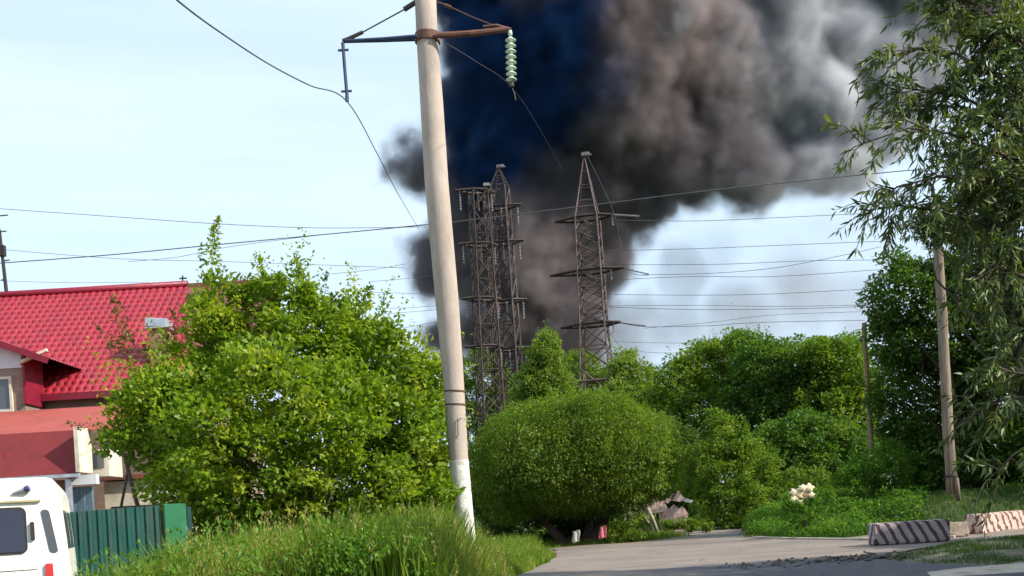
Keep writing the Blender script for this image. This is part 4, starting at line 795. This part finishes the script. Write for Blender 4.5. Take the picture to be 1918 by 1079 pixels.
def back_shed():
    O = Vector((P(270, 930, 31).x, 31.5, 0)); root = empty('pale_outbuilding', O, 'pale rendered outbuilding glimpsed behind the bush above the green fence', 'outbuilding')
    m = MB(); zt = P(270, 899, 31).z; x0, x1 = P(196, 930, 31).x - O.x, P(345, 930, 31).x - O.x
    m.box(((x0 + x1) / 2, .6, zt / 2), (x1 - x0, 2.2, zt)); m.build('wall', MT['cream'], root)
    m = MB(); m.box(((x0 + x1) / 2, .6, zt + .1), (x1 - x0 + .3, 2.6, .12)); m.build('roof', MT['roof_brown'], root)
    m = MB(); m.box(((x0 + x1) / 2, -.53, zt / 2 - .35), (x1 - x0 - .4, .06, zt - .75)); m.build('dark_doorway', MT['dark_void'], root)  # solid black slab, the darkness of an opening put into its colour
back_shed()
# ------------------------------------------------------------ fence
def fence():
    d0, d1 = 14.0, 14.6; a, b = P(118, 960, d0), P(304, 946, d1); O = Vector((a.x, a.y, .1)); root = empty('metal_fence', O, 'teal profiled metal fence ending in a flat green panel beside the bush', 'fence')
    dirv = Vector((b.x - a.x, b.y - a.y, 0)); L = dirv.length; u = dirv.normalized(); n = Vector((-u.y, u.x, 0)) * -1
    pr = [(0, 0), (.042, 0), (.058, .03), (.098, .03), (.114, 0)]; per = .122; V = []; Fq = []
    zt0, zt1 = a.z, b.z; pts = []
    x = 0
    while x < L:
        for px, h in pr:
            if x + px <= L: pts.append((x + px, h))
        x += per
    for q, h in pts:
        p = Vector((a.x, a.y, 0)) + u * q + n * h - O; zt = zt0 + (zt1 - zt0) * q / L + .0
        V += [(p.x, p.y, -.15), (p.x, p.y, zt - O.z)]
    for i in range(len(pts) - 1): Fq.append((2 * i, 2 * i + 2, 2 * i + 3, 2 * i + 1))
    m = MB(); m.add(V, Fq); m.build('profiled_sheet', MT['teal'], root)
    m = MB(); e = Vector((b.x, b.y, 0)) - O; m.box(e + Vector((0, .03, (b.z) / 2 - .1)), (.06, .06, b.z)); m.build('post', MT['steel_dark'], root)
    c = P(306, 946, d1 - .05) - O; c2 = P(346, 944, d1 + .28) - O; m = MB(); c.z = c2.z = 0; w = (c2 - c); zt = P(320, 944, d1 + .1).z - O.z
    m.box((c + c2) / 2 + Vector((0, 0, zt / 2 - .1)), (w.length, .04, zt + .2), math.atan2(w.y, w.x)); m.build('end_panel', MT['green_panel'], root, bevel=.006)
    m = MB(); g = P(353, 948, d1 + .5) - O; m.box(Vector((g.x, g.y, zt / 2 - .12)), (.05, .3, zt + .15), R(20)); m.build('return_panel', MT['teal'], root)
fence()
# ------------------------------------------------------------ van
def van():
    ang = R(20.7); cr = P(121, 1000, 11.5); half = 1.0; rgt = Vector((math.cos(ang), math.sin(ang), 0)); O = Vector((cr.x, cr.y, 0)) - rgt * .97
    root = empty('white_van', O, 'white high-roofed van parked with its rear to the camera', 'van', rz=ang)
    TOP = 2.29
    def hw(z): return float(np.interp(z, [.35, .8, 1.2, 1.6, 1.95, 2.12, 2.22, 2.27, TOP], [.94, 1.0, 1.0, .98, .95, .93, .905, .87, .80]))
    zs = [.35, .5, .8, 1.0, 1.2, 1.4, 1.6, 1.8, 1.95, 2.04, 2.12, 2.18, 2.22, 2.25, 2.27, TOP]
    ys = [(0, .93, .04), (.012, .965, .02), (.04, .99, .006), (.1, 1, 0), (1, 1, 0), (2, 1, 0), (3.1, 1, 0), (3.7, .98, .1), (4.0, .95, .6), (4.9, .9, .95), (5.0, .8, 1.1)]
    V = []; n = len(zs) * 2
    for y, s, drop in ys:
        ring = []
        for z in zs: zz_ = min(z, TOP - drop); ring.append((hw(z) * s if drop < .3 else .95 * s * (1 if z < 1.6 else .85), y + (max(0, z - .9) * .05 if y < .2 else 0), zz_))
        V += ring + [(-x, y_, z) for x, y_, z in ring[::-1]]
    Fq = []
    for i in range(len(ys) - 1):
        for k in range(n): k2 = (k + 1) % n; Fq.append((i * n + k, i * n + k2, (i + 1) * n + k2, (i + 1) * n + k))
    Fq.append(tuple(range(n))[::-1]); Fq.append(tuple((len(ys) - 1) * n + k for k in range(n)))
    m = MB(); m.add(V, Fq); body = m.build('body', MT['van_white'], root)
    bm = bmesh.new(); bm.from_mesh(body.data); bmesh.ops.recalc_face_normals(bm, faces=bm.faces); bm.to_mesh(body.data); bm.free()
    for p in body.data.polygons: p.use_smooth = True
    try: body.data.set_sharp_from_angle(angle=R(38))
    except Exception: pass
    def ry(z): return max(0, z - .9) * .05
    def rrect(cx, cz, w, h, r, y, t, mat, name, par, shear=0, n=6):
        """rounded slab standing on the rear face"""
        pts = []
        for (sx, sz, a0) in ((1, 1, 0), (-1, 1, 90), (-1, -1, 180), (1, -1, 270)):
            for k in range(n + 1):
                a = R(a0 + 90 * k / n); pts.append((cx + sx * (w / 2 - r) + r * math.cos(a), cz + sz * (h / 2 - r) + r * math.sin(a)))
        V = [(x - (z - cz) * shear, y - t + ry(z), z) for x, z in pts] + [(x - (z - cz) * shear, y + .02 + ry(z), z) for x, z in pts]; k = len(pts)
        m = MB(); m.add(V, [tuple(range(k)), tuple(range(k, 2 * k))[::-1]] + [(i, i + k, (i + 1) % k + k, (i + 1) % k) for i in range(k)]); return m.build(name, mat, par)
    # rear doors: gap lines, window with rubber, hinge
    m = MB(); m.box((0, .0, 1.15), (.012, .03, 1.5)); m.box((.0, .0 + ry(1.41), 1.30), (1.36, .012, .008)); m.build('door_gap', MT['rubber'], root)
    wz = 1.725; win = rrect(.30, wz, .60, .50, .07, .0, .012, MT['rubber'], 'rear_window', root); rrect(.30, wz, .555, .455, .055, .0, .018, MT['glass'], 'pane', win)
    win = rrect(-.34, wz, .60, .50, .07, .0, .012, MT['rubber'], 'rear_window', root); rrect(-.34, wz, .555, .455, .055, .0, .018, MT['glass'], 'pane', win)
    rrect(.655, 1.71, .04, .20, .015, 0, .03, MT['rubber'], 'hinge', root)
    rrect(.82, 1.70, .085, .47, .035, 0.0, .008, MT['glass_grey'], 'corner_window', root, shear=.16)
    m = MB(); m.box((.2, -.012 + ry(2.04), 2.035), (1.1, .05, .02)); m.build('rain_lip', MT['cream_trim'], root)
    # roof seam along the corner
    m = MB(); m.tube([Vector((hw(z) * .965 + .004, .03 + ry(z), z)) for z in (.6, .9, 1.2, 1.5, 1.8, 2.0, 2.14)], .007, 5); m.tube([Vector((.68, .035 + ry(2.18), 2.185)), Vector((.86, .03 + ry(2.12), 2.13))], .012, 5); m.build('corner_seam', MT['cream_trim'], root)
    # beacon
    m = MB(); c = Vector((.60, -.03 + ry(2.17), 2.155)); m.lathe([(.026, 0), (.036, .01), (.036, .05), (.02, .058)], c, (1, -.3, .35), 14); be = m.build('roof_lamp', MT['beacon'], root)
    m = MB(); m.tube([c, c + Vector((-.12, .01, -.035))], [.03, .012], 8); m.build('lamp_bracket', MT['chrome'], be)
    # tail lamps
    for sx in (1, -1):
        t = rrect(sx * .80, 1.255, .075, .20, .012, .0, .03, MT['tail_red'], 'tail_light', root); rrect(sx * .80, 1.10, .075, .11, .012, .0, .028, MT['tail_clear'], 'reversing_lens', t)
    m = MB()
    for y0, y1 in ((.35, 1.25), (1.45, 2.35), (2.6, 3.5)):
        z0_, z1_ = 1.50, 1.93; v = []
        for (yy, z) in ((y0, z0_), (y1, z0_), (y1, z1_), (y0 + .03, z1_)): v.append((hw(z) + .006, yy, z))
        m.add(v, [(0, 1, 2, 3)])
    sw = m.build('side_window', MT['glass_grey'], root)
    for sx in (1, -1):
        m = MB(); m.box((sx * 1.13, 3.55, 1.60), (.10, .10, .26)); m.tube([Vector((sx * .95, 3.6, 1.5)), Vector((sx * 1.12, 3.57, 1.55))], .015, 6); m.build('mirror', MT['van_white'], root, bevel=.03)
    m = MB(); m.box((0, -.06, .48), (1.9, .16, .2)); m.build('bumper', MT['rubber'], root, bevel=.03)
    for sx in (1, -1):
        for y in (.95, 3.9):
            m = MB(); m.lathe([(.22, 0), (.33, .01), (.35, .05), (.35, .17), (.33, .2), (.22, .2)], (sx * .90 - (.1 if sx > 0 else .1), y, .35), (1, 0, 0), 24); w = m.build('wheel', MT['rubber'], root)
            m = MB(); m.lathe([(.05, 0), (.2, .02), (.21, .19), (.06, .2)], (sx * .90 - .097, y, .35), (1, 0, 0), 18); m.build('rim', MT['chrome'], w)
    return root
van()
# ------------------------------------------------------------ barriers
def block(name, label, c, sz, rz, mat, group='concrete barrier blocks', tilt=0):
    m = MB(); m.box((0, 0, 0), sz); o = m.build(name, MT[mat]); o.location = c
    bm = bmesh.new(); bm.from_mesh(o.data); bmesh.ops.bevel(bm, geom=list(bm.edges), offset=.03, segments=2, affect='EDGES'); bmesh.ops.subdivide_edges(bm, edges=[e for e in bm.edges if e.calc_length() > .2], cuts=22, use_grid_fill=True)
    from mathutils import noise as mn
    for v in bm.verts:
        q = v.co * 3.1 + Vector(c); e_ = sorted(abs(abs(v.co[i]) - sz[i] / 2) for i in range(3)); edge_ = max(0, 1 - e_[1] / .09)
        n_ = mn.noise(q * 2.5); v.co -= v.co.normalized() * (.008 * mn.noise(q * 6) + edge_ * max(0, n_ - .05) * .16)
    bm.to_mesh(o.data); bm.free(); o.rotation_euler = (tilt, 0, rz)
    for p in o.data.polygons: p.use_smooth = False
    return tag(o, label, 'barrier', group)
p = P(1709, 1000, 31.3); hh = .64
block('barrier_block', 'grey concrete block with slanting black stripes and one dark red stripe', (p.x, 31.3 + .3, hh / 2 + .02), (2.27, .6, hh), R(2), 'stripe_grey')
p = P(1812, 985, 34.9); a2 = R(38); c = Vector((p.x + .05, 34.7, 0)) + Vector((math.cos(a2), math.sin(a2), 0)) * 1.5 + Vector((math.sin(a2), -math.cos(a2), 0)) * -.3 + Vector((.55, 0, 0)) * .6
block('barrier_block', 'sunlit pinkish concrete block with cracked brown stripes at the right edge', (c.x, c.y, .33), (3.0, .6, .66), a2, 'stripe_pink')
p = P(1800, 990, 34.2); block('barrier_block', 'plain tan concrete block lying between the two striped ones', (p.x - .3, 34.6, .22), (1.3, .5, .46), R(4), 'block')
# broken asphalt along the near verge
rs = np.random.RandomState(9); m = MB()
edge = [(5.2, 25.4), (7.4, 25.6), (8.6, 25.7), (9.6, 26.0), (10.4, 25.0), (11.3, 24.3)]
for k in range(420):
    i = min(len(edge) - 2, int(abs(rs.normal() * 1.6 + 2.2))); t = rs.random(); x = edge[i][0] * (1 - t) + edge[i + 1][0] * t + rs.normal() * .22; y = edge[i][1] * (1 - t) + edge[i + 1][1] * t + rs.normal() * .75
    s = rs.uniform(.015, .07) * (1 if rs.random() > .06 else 1.9); m.box((x, y, s * .25 + .01), (s * 1.6, s * 1.1, s * .7), 0, Matrix.Rotation(rs.uniform(0, 6), 3, 'Z') @ Matrix.Rotation(rs.normal() * .35, 3, 'X') @ Matrix.Rotation(rs.normal() * .35, 3, 'Y'))
o = m.build('rubble', MT['rubble'], bevel=.01); tag(o, 'broken lumps of asphalt and stones along the near verge', 'rubble', kind='stuff')
def slab(pts, z, mat, name):
    bm = bmesh.new(); f = bm.faces.new([bm.verts.new((x, y, z)) for x, y in pts]); bmesh.ops.triangulate(bm, faces=[f]); me = bpy.data.meshes.new(name); bm.to_mesh(me); bm.free()
    for q in me.polygons:
        if q.normal.z < 0: q.flip()
    o = bpy.data.objects.new(name, me); SC.collection.objects.link(o); me.materials.append(MT[mat]); return tag(o, kind='structure')
slab([(7.4, 19), (7.8, 20.3), (8.7, 20.9), (10.2, 21.25), (13, 21.0), (13, 19)], .011, 'kerb', 'path')
# ------------------------------------------------------------ small things across the road
def lean_post(label, a, b, d, r, mat):
    d -= 4
    p, q = P(*a, d), P(*b, d + .3); m = MB(); p0 = Vector((p.x, p.y, p.z)); m.tube([Vector((0, 0, -.1)), (q - p0) * .5 + Vector((.02, 0, 0)), q - p0], [r, r * .95, r * .85], 9); o = m.build('leaning_post', MT[mat], smooth=True); o.location = p0; return tag(o, label, 'post', 'crossed leaning posts')
lean_post('pale stripped post leaning left beside the road, the upper of a crossed pair', (1231, 993), (1209, 944), 58, .11, 'bark_pale')
lean_post('brown post leaning far left, the lower of a crossed pair', (1226, 992), (1186, 948), 58.5, .09, 'wood_pole')
def hoard():
    d = 56; O = P(1240, 985, d); O.z = 0; root = empty('broken_wall', O, 'sunlit broken wall with pinkish bricks glimpsed behind the leaning posts', 'wall')
    def S(pts, y, t, mat, name):
        v = [P(a, b_, d + y) - O for a, b_ in pts]; w = [q + Vector((0, t, 0)) for q in v]; n = len(v); m = MB(); m.add(v + w, [tuple(range(n)), tuple(range(n, 2 * n))[::-1]] + [(i, i + n, (i + 1) % n + n, (i + 1) % n) for i in range(n)]); m.build(name, MT[mat], root)
    S([(1217, 962), (1216, 934), (1228, 933), (1242, 937), (1250, 950), (1247, 958)], 0, .25, 'pinkish', 'rendered_piece')
    S([(1238, 995), (1236, 960), (1246, 951), (1256, 953), (1263, 945), (1272, 953), (1280, 949), (1289, 962), (1285, 995)], .3, .25, 'pink_brick', 'brick_piece')
    S([(1243, 940), (1250, 932), (1258, 936), (1252, 943)], .1, .1, 'pinkish', 'rendered_piece'); S([(1259, 938), (1271, 919), (1279, 930), (1284, 934), (1275, 940)], .1, .12, 'pinkish', 'gable_piece'); S([(1278, 938), (1283, 933), (1299, 937), (1296, 941), (1286, 941)], .15, .1, 'white_panel', 'loose_sheet')
    S([(1254, 935), (1258, 924), (1264, 924), (1262, 932)], .2, .1, 'brick', 'brick_piece'); S([(1195, 960), (1198, 945), (1215, 938), (1214, 962)], .3, .2, 'brick', 'brick_piece')
MT['pink_brick'] = M_plain('pinkish_broken_brick', (.75, .56, .50), (.50, .32, .28), 5, .9, bump=1, bscale=12, dirt=(.25, .13, .12), dscale=4)
hoard()
tree('weed_clump', 'dark weeds before the foot of the broken pinkish wall', 'weeds', None, (P(1265, 990, 54.5).x, 54.4, 0), [lobe(1250, 985, 13, 54.5), lobe(1275, 984, 15, 54.5), lobe(1300, 980, 16, 54.6), lobe(1322, 982, 13, 55)], 90, 36, .2, .11, 'leaf_far', 68, r0=.02, ntips=14, stems=4)
def blooms():
    d = 41; c = P(1500, 926, d); O = Vector((c.x, c.y, float(hgt(c.x, c.y)))); root = empty('blooming_plant', O, 'cream coloured cluster of large rounded blooms on a dark stem', 'plant'); rs = np.random.RandomState(3)
    for (x, y, r) in [(1487, 922, 7), (1496, 925, 9), (1503, 914, 6), (1515, 914, 8), (1506, 929, 7), (1514, 926, 7), (1486, 935, 5), (1491, 938, 5), (1499, 941, 4.5), (1520, 928, 5)]:
        m = bmesh.new(); bmesh.ops.create_icosphere(m, subdivisions=3, radius=r * d / F); p = P(x, y, d + rs.uniform(-.15, .1)) - O
        for v in m.verts:
            n = v.co.normalized(); f = 1 + .30 * math.sin(5 * math.atan2(n.z, n.x) + x) * (1 - abs(n.y)) + .16 * math.sin(9 * n.z + y) * math.sin(7 * n.x); v.co = Vector((v.co.x * f * 1.15, v.co.y * f * .4, v.co.z * f)) + p
        me = bpy.data.meshes.new('bloom'); m.to_mesh(me); m.free(); o = bpy.data.objects.new('bloom', me); SC.collection.objects.link(o); me.materials.append(MT['bloom']); o.parent = root
        for q in me.polygons: q.use_smooth = True
    m = MB(); p = P(1506, 927, d - .22) - O; m.lathe([(.02, 0), (.075, .01), (.05, .04)], p, (0, -1, 0), 10); m.build('flower_centre', MT['bloom_core'], root)
    m = MB(); m.tube([Vector((.1, 0, -.1)), P(1508, 946, d) - O, P(1500, 930, d) - O], [.035, .03, .02], 6); m.build('stem', MT['bark'], root)
    L = [((*(Vector(l[0]) - O),), *l[1:]) for l in (lobe(1500, 962, 30, d), lobe(1528, 948, 26, d + .3), lobe(1474, 938, 12, d + .1), lobe(1497, 944, 9, d - .35), lobe(1478, 958, 20, d + .2), lobe(1540, 925, 18, d + .6), lobe(1505, 945, 12, d + .2))]
    crown('foliage', L, 110, 40, .16, .08, MT['leaf_cover'], root, 71, zmin=.05)
blooms()
def cloth(label, x, y, w, h, d, mat, name, cat):
    c = P(x, y, d); nx, nz = 14, 18; U, V_ = np.meshgrid(np.linspace(-.5, .5, nx), np.linspace(-.5, .5, nz)); ww, hh = w * d / F, h * d / F
    nar = 1 - .25 * V_ * (1 if mat == 'pink_cloth' else -.3); X = U * ww * nar + .03 * np.sin(V_ * 5); Z = V_ * hh + .03 * np.sin(U * 6); Yv = .02 * np.sin(U * 9 + V_ * 3)
    m = MB(); V3 = np.stack([X, Yv, Z], -1).reshape(-1, 3); i = np.arange(nx - 1)[None] + np.arange(nz - 1)[:, None] * nx; Fq = np.stack([i, i + 1, i + 1 + nx, i + nx], -1).reshape(-1, 4)
    o = mesh_np(name, V3, Fq, MT[mat], smooth=True); o.location = c; s = o.modifiers.new('thick', 'SOLIDIFY'); s.thickness = .02; return tag(o, label, cat)
cloth('pink cloth hanging beneath the round willow', 1129, 997, 13, 22, 46.2, 'pink_cloth', 'hanging_cloth', 'cloth')
cloth('greyish white board leaning between trunks under the round willow', 1079, 1005, 13, 22, 46.4, 'white_cloth', 'leaning_board', 'board')
# ------------------------------------------------------------ smoke
SD = 300.0                                   # distance of the fire
PUFFS = [  # where its centre stands in the photograph, radius in its pixels, nearer/farther (m)
 (930,640,85,0),(1010,640,90,5),(1070,600,88,0),(880,600,60,-5),(830,620,50,0),(805,625,26,0),(1090,500,85,0),(1120,450,60,0),(1110,560,55,0),(1000,520,110,0),(900,520,80,0),
 (835,500,66,0),(795,495,52,0),(778,515,36,0),(785,470,30,0),(812,560,30,0),(880,430,70,0),(980,420,110,0),(1090,410,90,0),(1150,400,70,5),(850,450,50,0),
 (900,330,90,0),(1000,310,130,0),(1120,300,130,0),(805,318,55,0),(768,318,42,3),(742,308,26,3),
 (900,210,100,0),(1010,190,140,0),(1150,180,150,-10),(1240,260,130,0),(1220,370,75,0),(1300,330,80,5),(1380,310,85,0),(1450,320,62,5),
 (1520,310,60,0),(1585,300,52,0),(1630,270,60,5),
 (920,90,100,0),(1020,60,130,0),(1170,60,150,-15),(1300,120,150,-5),(1330,220,120,0),(1420,160,120,5),(1430,40,130,0),
 (1530,200,95,5),(1560,90,110,10),(1640,160,90,10),(1690,150,75,12),(1680,60,90,15),(1740,120,70,15),(1760,20,80,15),
 (900,-40,90,0),(1020,-90,140,0),(1180,-100,160,-10),(1350,-80,160,0),(1520,-70,140,5),(1680,-60,120,10),
 (1820,-50,110,15),(1660,230,70,10),
]
THIN = [(1270,510,65,10,1.3),(1200,440,60,5,.7),(1250,600,95,10,.75),(1180,640,100,8,.55),(1380,600,110,20,.40),(1500,560,110,20,.32),
 (1330,470,80,15,.16),(1600,600,120,25,.25),(1450,680,150,25,.22),(1700,200,120,20,.35),(1780,90,110,20,.35),(855,105,40,-10,.5),(1560,400,60,10,.2)]
def build_smoke():
    me = bpy.data.meshes.new('smoke_plume')
    lo = P(700, 760, SD - 45); hi = P(1980, -240, SD + 45)
    x0, x1, z0, z1 = P(690, 700, SD).x, P(1960, 0, SD).x, 0.5, P(1000, -200, SD).z
    y0, y1 = SD - 42, SD + 42
    v = [(x, y, z) for x in (x0, x1) for y in (y0, y1) for z in (z0, z1)]
    me.from_pydata(v, [], [(0, 1, 3, 2), (4, 6, 7, 5), (0, 4, 5, 1), (2, 3, 7, 6), (0, 2, 6, 4), (1, 5, 7, 3)])
    o = bpy.data.objects.new('smoke', me); SC.collection.objects.link(o)
    tag(o, 'huge dark smoke plume drifting right behind the lattice pylons', 'smoke', kind='stuff')
    # density field
    ng = bpy.data.node_groups.new('smoke_field', 'GeometryNodeTree')
    ng.interface.new_socket('Geometry', in_out='INPUT', socket_type='NodeSocketGeometry')
    ng.interface.new_socket('Geometry', in_out='OUTPUT', socket_type='NodeSocketGeometry')
    b = NB(ng); out = b.node('NodeGroupOutput'); pos = b.node('GeometryNodeInputPosition').outputs[0]
    warp = b.vmath('SUBTRACT', b.noise(pos, 0.035, 2, .5, col=True), (.5, .5, .5))
    p1 = b.vmath('ADD', pos, b.vmath('SCALE', warp, scale=16.0))
    def ball(px, py, r, off):
        c = P(px, py, SD + off); rr = r * SD / F
        return b.math('DIVIDE', b.vmath('DISTANCE', p1, tuple(c)), rr)
    acc = None
    for px, py, r, off in PUFFS:
        d = ball(px, py, r, off)
        d = b.math('MULTIPLY', b.math('SUBTRACT', d, 1.0), r * SD / F)      # signed distance in metres
        acc = d if acc is None else b.math('SMOOTH_MIN', acc, d, 5.0)
    n1 = b.noise(pos, 0.06, 5, .58)
    n2 = b.node('ShaderNodeTexVoronoi'); n2.feature = 'SMOOTH_F1'; b.put(n2.inputs['Vector'], p1); n2.inputs['Scale'].default_value = .11
    n2.inputs['Detail'].default_value = 1.5; n2.inputs['Smoothness'].default_value = .4
    disp = b.math('ADD', b.math('MULTIPLY', b.math('SUBTRACT', n1, .5), 17.0), b.math('MULTIPLY', b.math('SUBTRACT', n2.outputs['Distance'], .42), 4.5))
    s = b.math('ADD', acc, disp)
    tot = b.rng(s, 3.0, -3.0, 0.0, 1.0)          # 0..1 through the outer six metres
    wn = b.rng(b.noise(b.vmath('MULTIPLY', p1, (1, 1, .8)), 0.05, 6, .6), .36, .66)
    for px, py, r, off, k in THIN:
        t = b.rng(ball(px, py, r, off), 1.15, 0.25, 0.0, k * 0.85, smooth=True)
        tot = b.math('MAXIMUM', tot, b.math('MINIMUM', b.math('MULTIPLY', t, wn), .22))
    vc = b.node('GeometryNodeVolumeCube'); b.put(vc.inputs['Density'], tot)
    vc.inputs['Min'].default_value = (x0, y0, z0); vc.inputs['Max'].default_value = (x1, y1, z1)
    RS = 0.75
    vc.inputs['Resolution X'].default_value = int((x1 - x0) / RS); vc.inputs['Resolution Y'].default_value = int((y1 - y0) / (RS * 1.3))
    vc.inputs['Resolution Z'].default_value = int((z1 - z0) / RS)
    sm = b.node('GeometryNodeSetMaterial')
    b.put(sm.inputs['Geometry'], vc.outputs[0])
    b.put(out.inputs[0], sm.outputs[0])
    # material: oily blue-black core, brown-grey body, pale ragged downwind side
    m = bpy.data.materials.new('smoke'); m.use_nodes = True; m.node_tree.nodes.clear(); q = NB(m.node_tree)
    mo = q.node('ShaderNodeOutputMaterial'); g = q.node('ShaderNodeNewGeometry').outputs['Position']
    at = q.node('ShaderNodeAttribute'); at.attribute_name = 'density'
    w2 = q.vmath('ADD', g, q.vmath('SCALE', q.vmath('SUBTRACT', q.noise(g, .03, 2, .5, col=True), (.5, .5, .5)), scale=46.0))
    def msk(px, py, r, soft=.5):
        c = P(px, py, SD); c.y = 0
        gg = q.vmath('MULTIPLY', w2, (1, 0, 1))
        return q.rng(q.math('DIVIDE', q.vmath('DISTANCE', gg, tuple(c)), r * SD / F), 1 + soft, 1 - soft, smooth=True)
    navy = q.math('MAXIMUM', msk(950, 180, 170, .35), q.math('MAXIMUM', msk(900, 40, 110, .4), msk(940, 320, 80, .5)))
    brown = q.math('MAXIMUM', msk(1200, 110, 180, .45), q.math('MULTIPLY', msk(960, 540, 130, .5), .55))
    pale = q.math('MAXIMUM', msk(1630, 130, 250, .6), q.math('MULTIPLY', msk(1420, 600, 230, .3), .35))
    pale = q.math('MAXIMUM', pale, q.rng(q.noise(w2, .028, 4, .6), .54, .66, 0, .75));
    sp = q.node('ShaderNodeSeparateXYZ'); q.put(sp.inputs[0], g)
    pale = q.math('MULTIPLY', pale, q.rng(sp.outputs[0], P(1150, 200, SD).x, P(1300, 200, SD).x))
    col = q.mix(brown, (.25, .22, .24), (.37, .305, .305))
    col = q.mix(navy, col, (.022, .064, .18))
    col = q.mix(pale, col, q.mix(q.rng(q.noise(w2, .05, 3, .6), .42, .62), (.42, .44, .52), (.88, .90, .94)))
    pv = q.node('ShaderNodeVolumePrincipled')
    pv.inputs['Density Attribute'].default_value = ''
    q.put(pv.inputs['Color'], col); fine = q.noise(g, .42, 3, .66)
    gd = at.outputs['Fac']
    solid = q.rng(q.math('SUBTRACT', gd, q.math('MULTIPLY', q.math('SUBTRACT', fine, .5), 1.5)), .45, .85)
    veil = q.math('MULTIPLY', gd, .20)
    q.put(pv.inputs['Density'], q.math('ADD', q.math('MULTIPLY', solid, q.rng(sp.outputs[0], P(1350, 200, SD).x, P(1650, 200, SD).x, .26, .13)), veil))
    pv.inputs['Anisotropy'].default_value = 0.0
    q.put(mo.inputs['Volume'], pv.outputs[0])
    me.materials.append(m); sm.inputs['Material'].default_value = m
    md = o.modifiers.new('smoke', 'NODES'); md.node_group = ng
    return o
build_smoke()
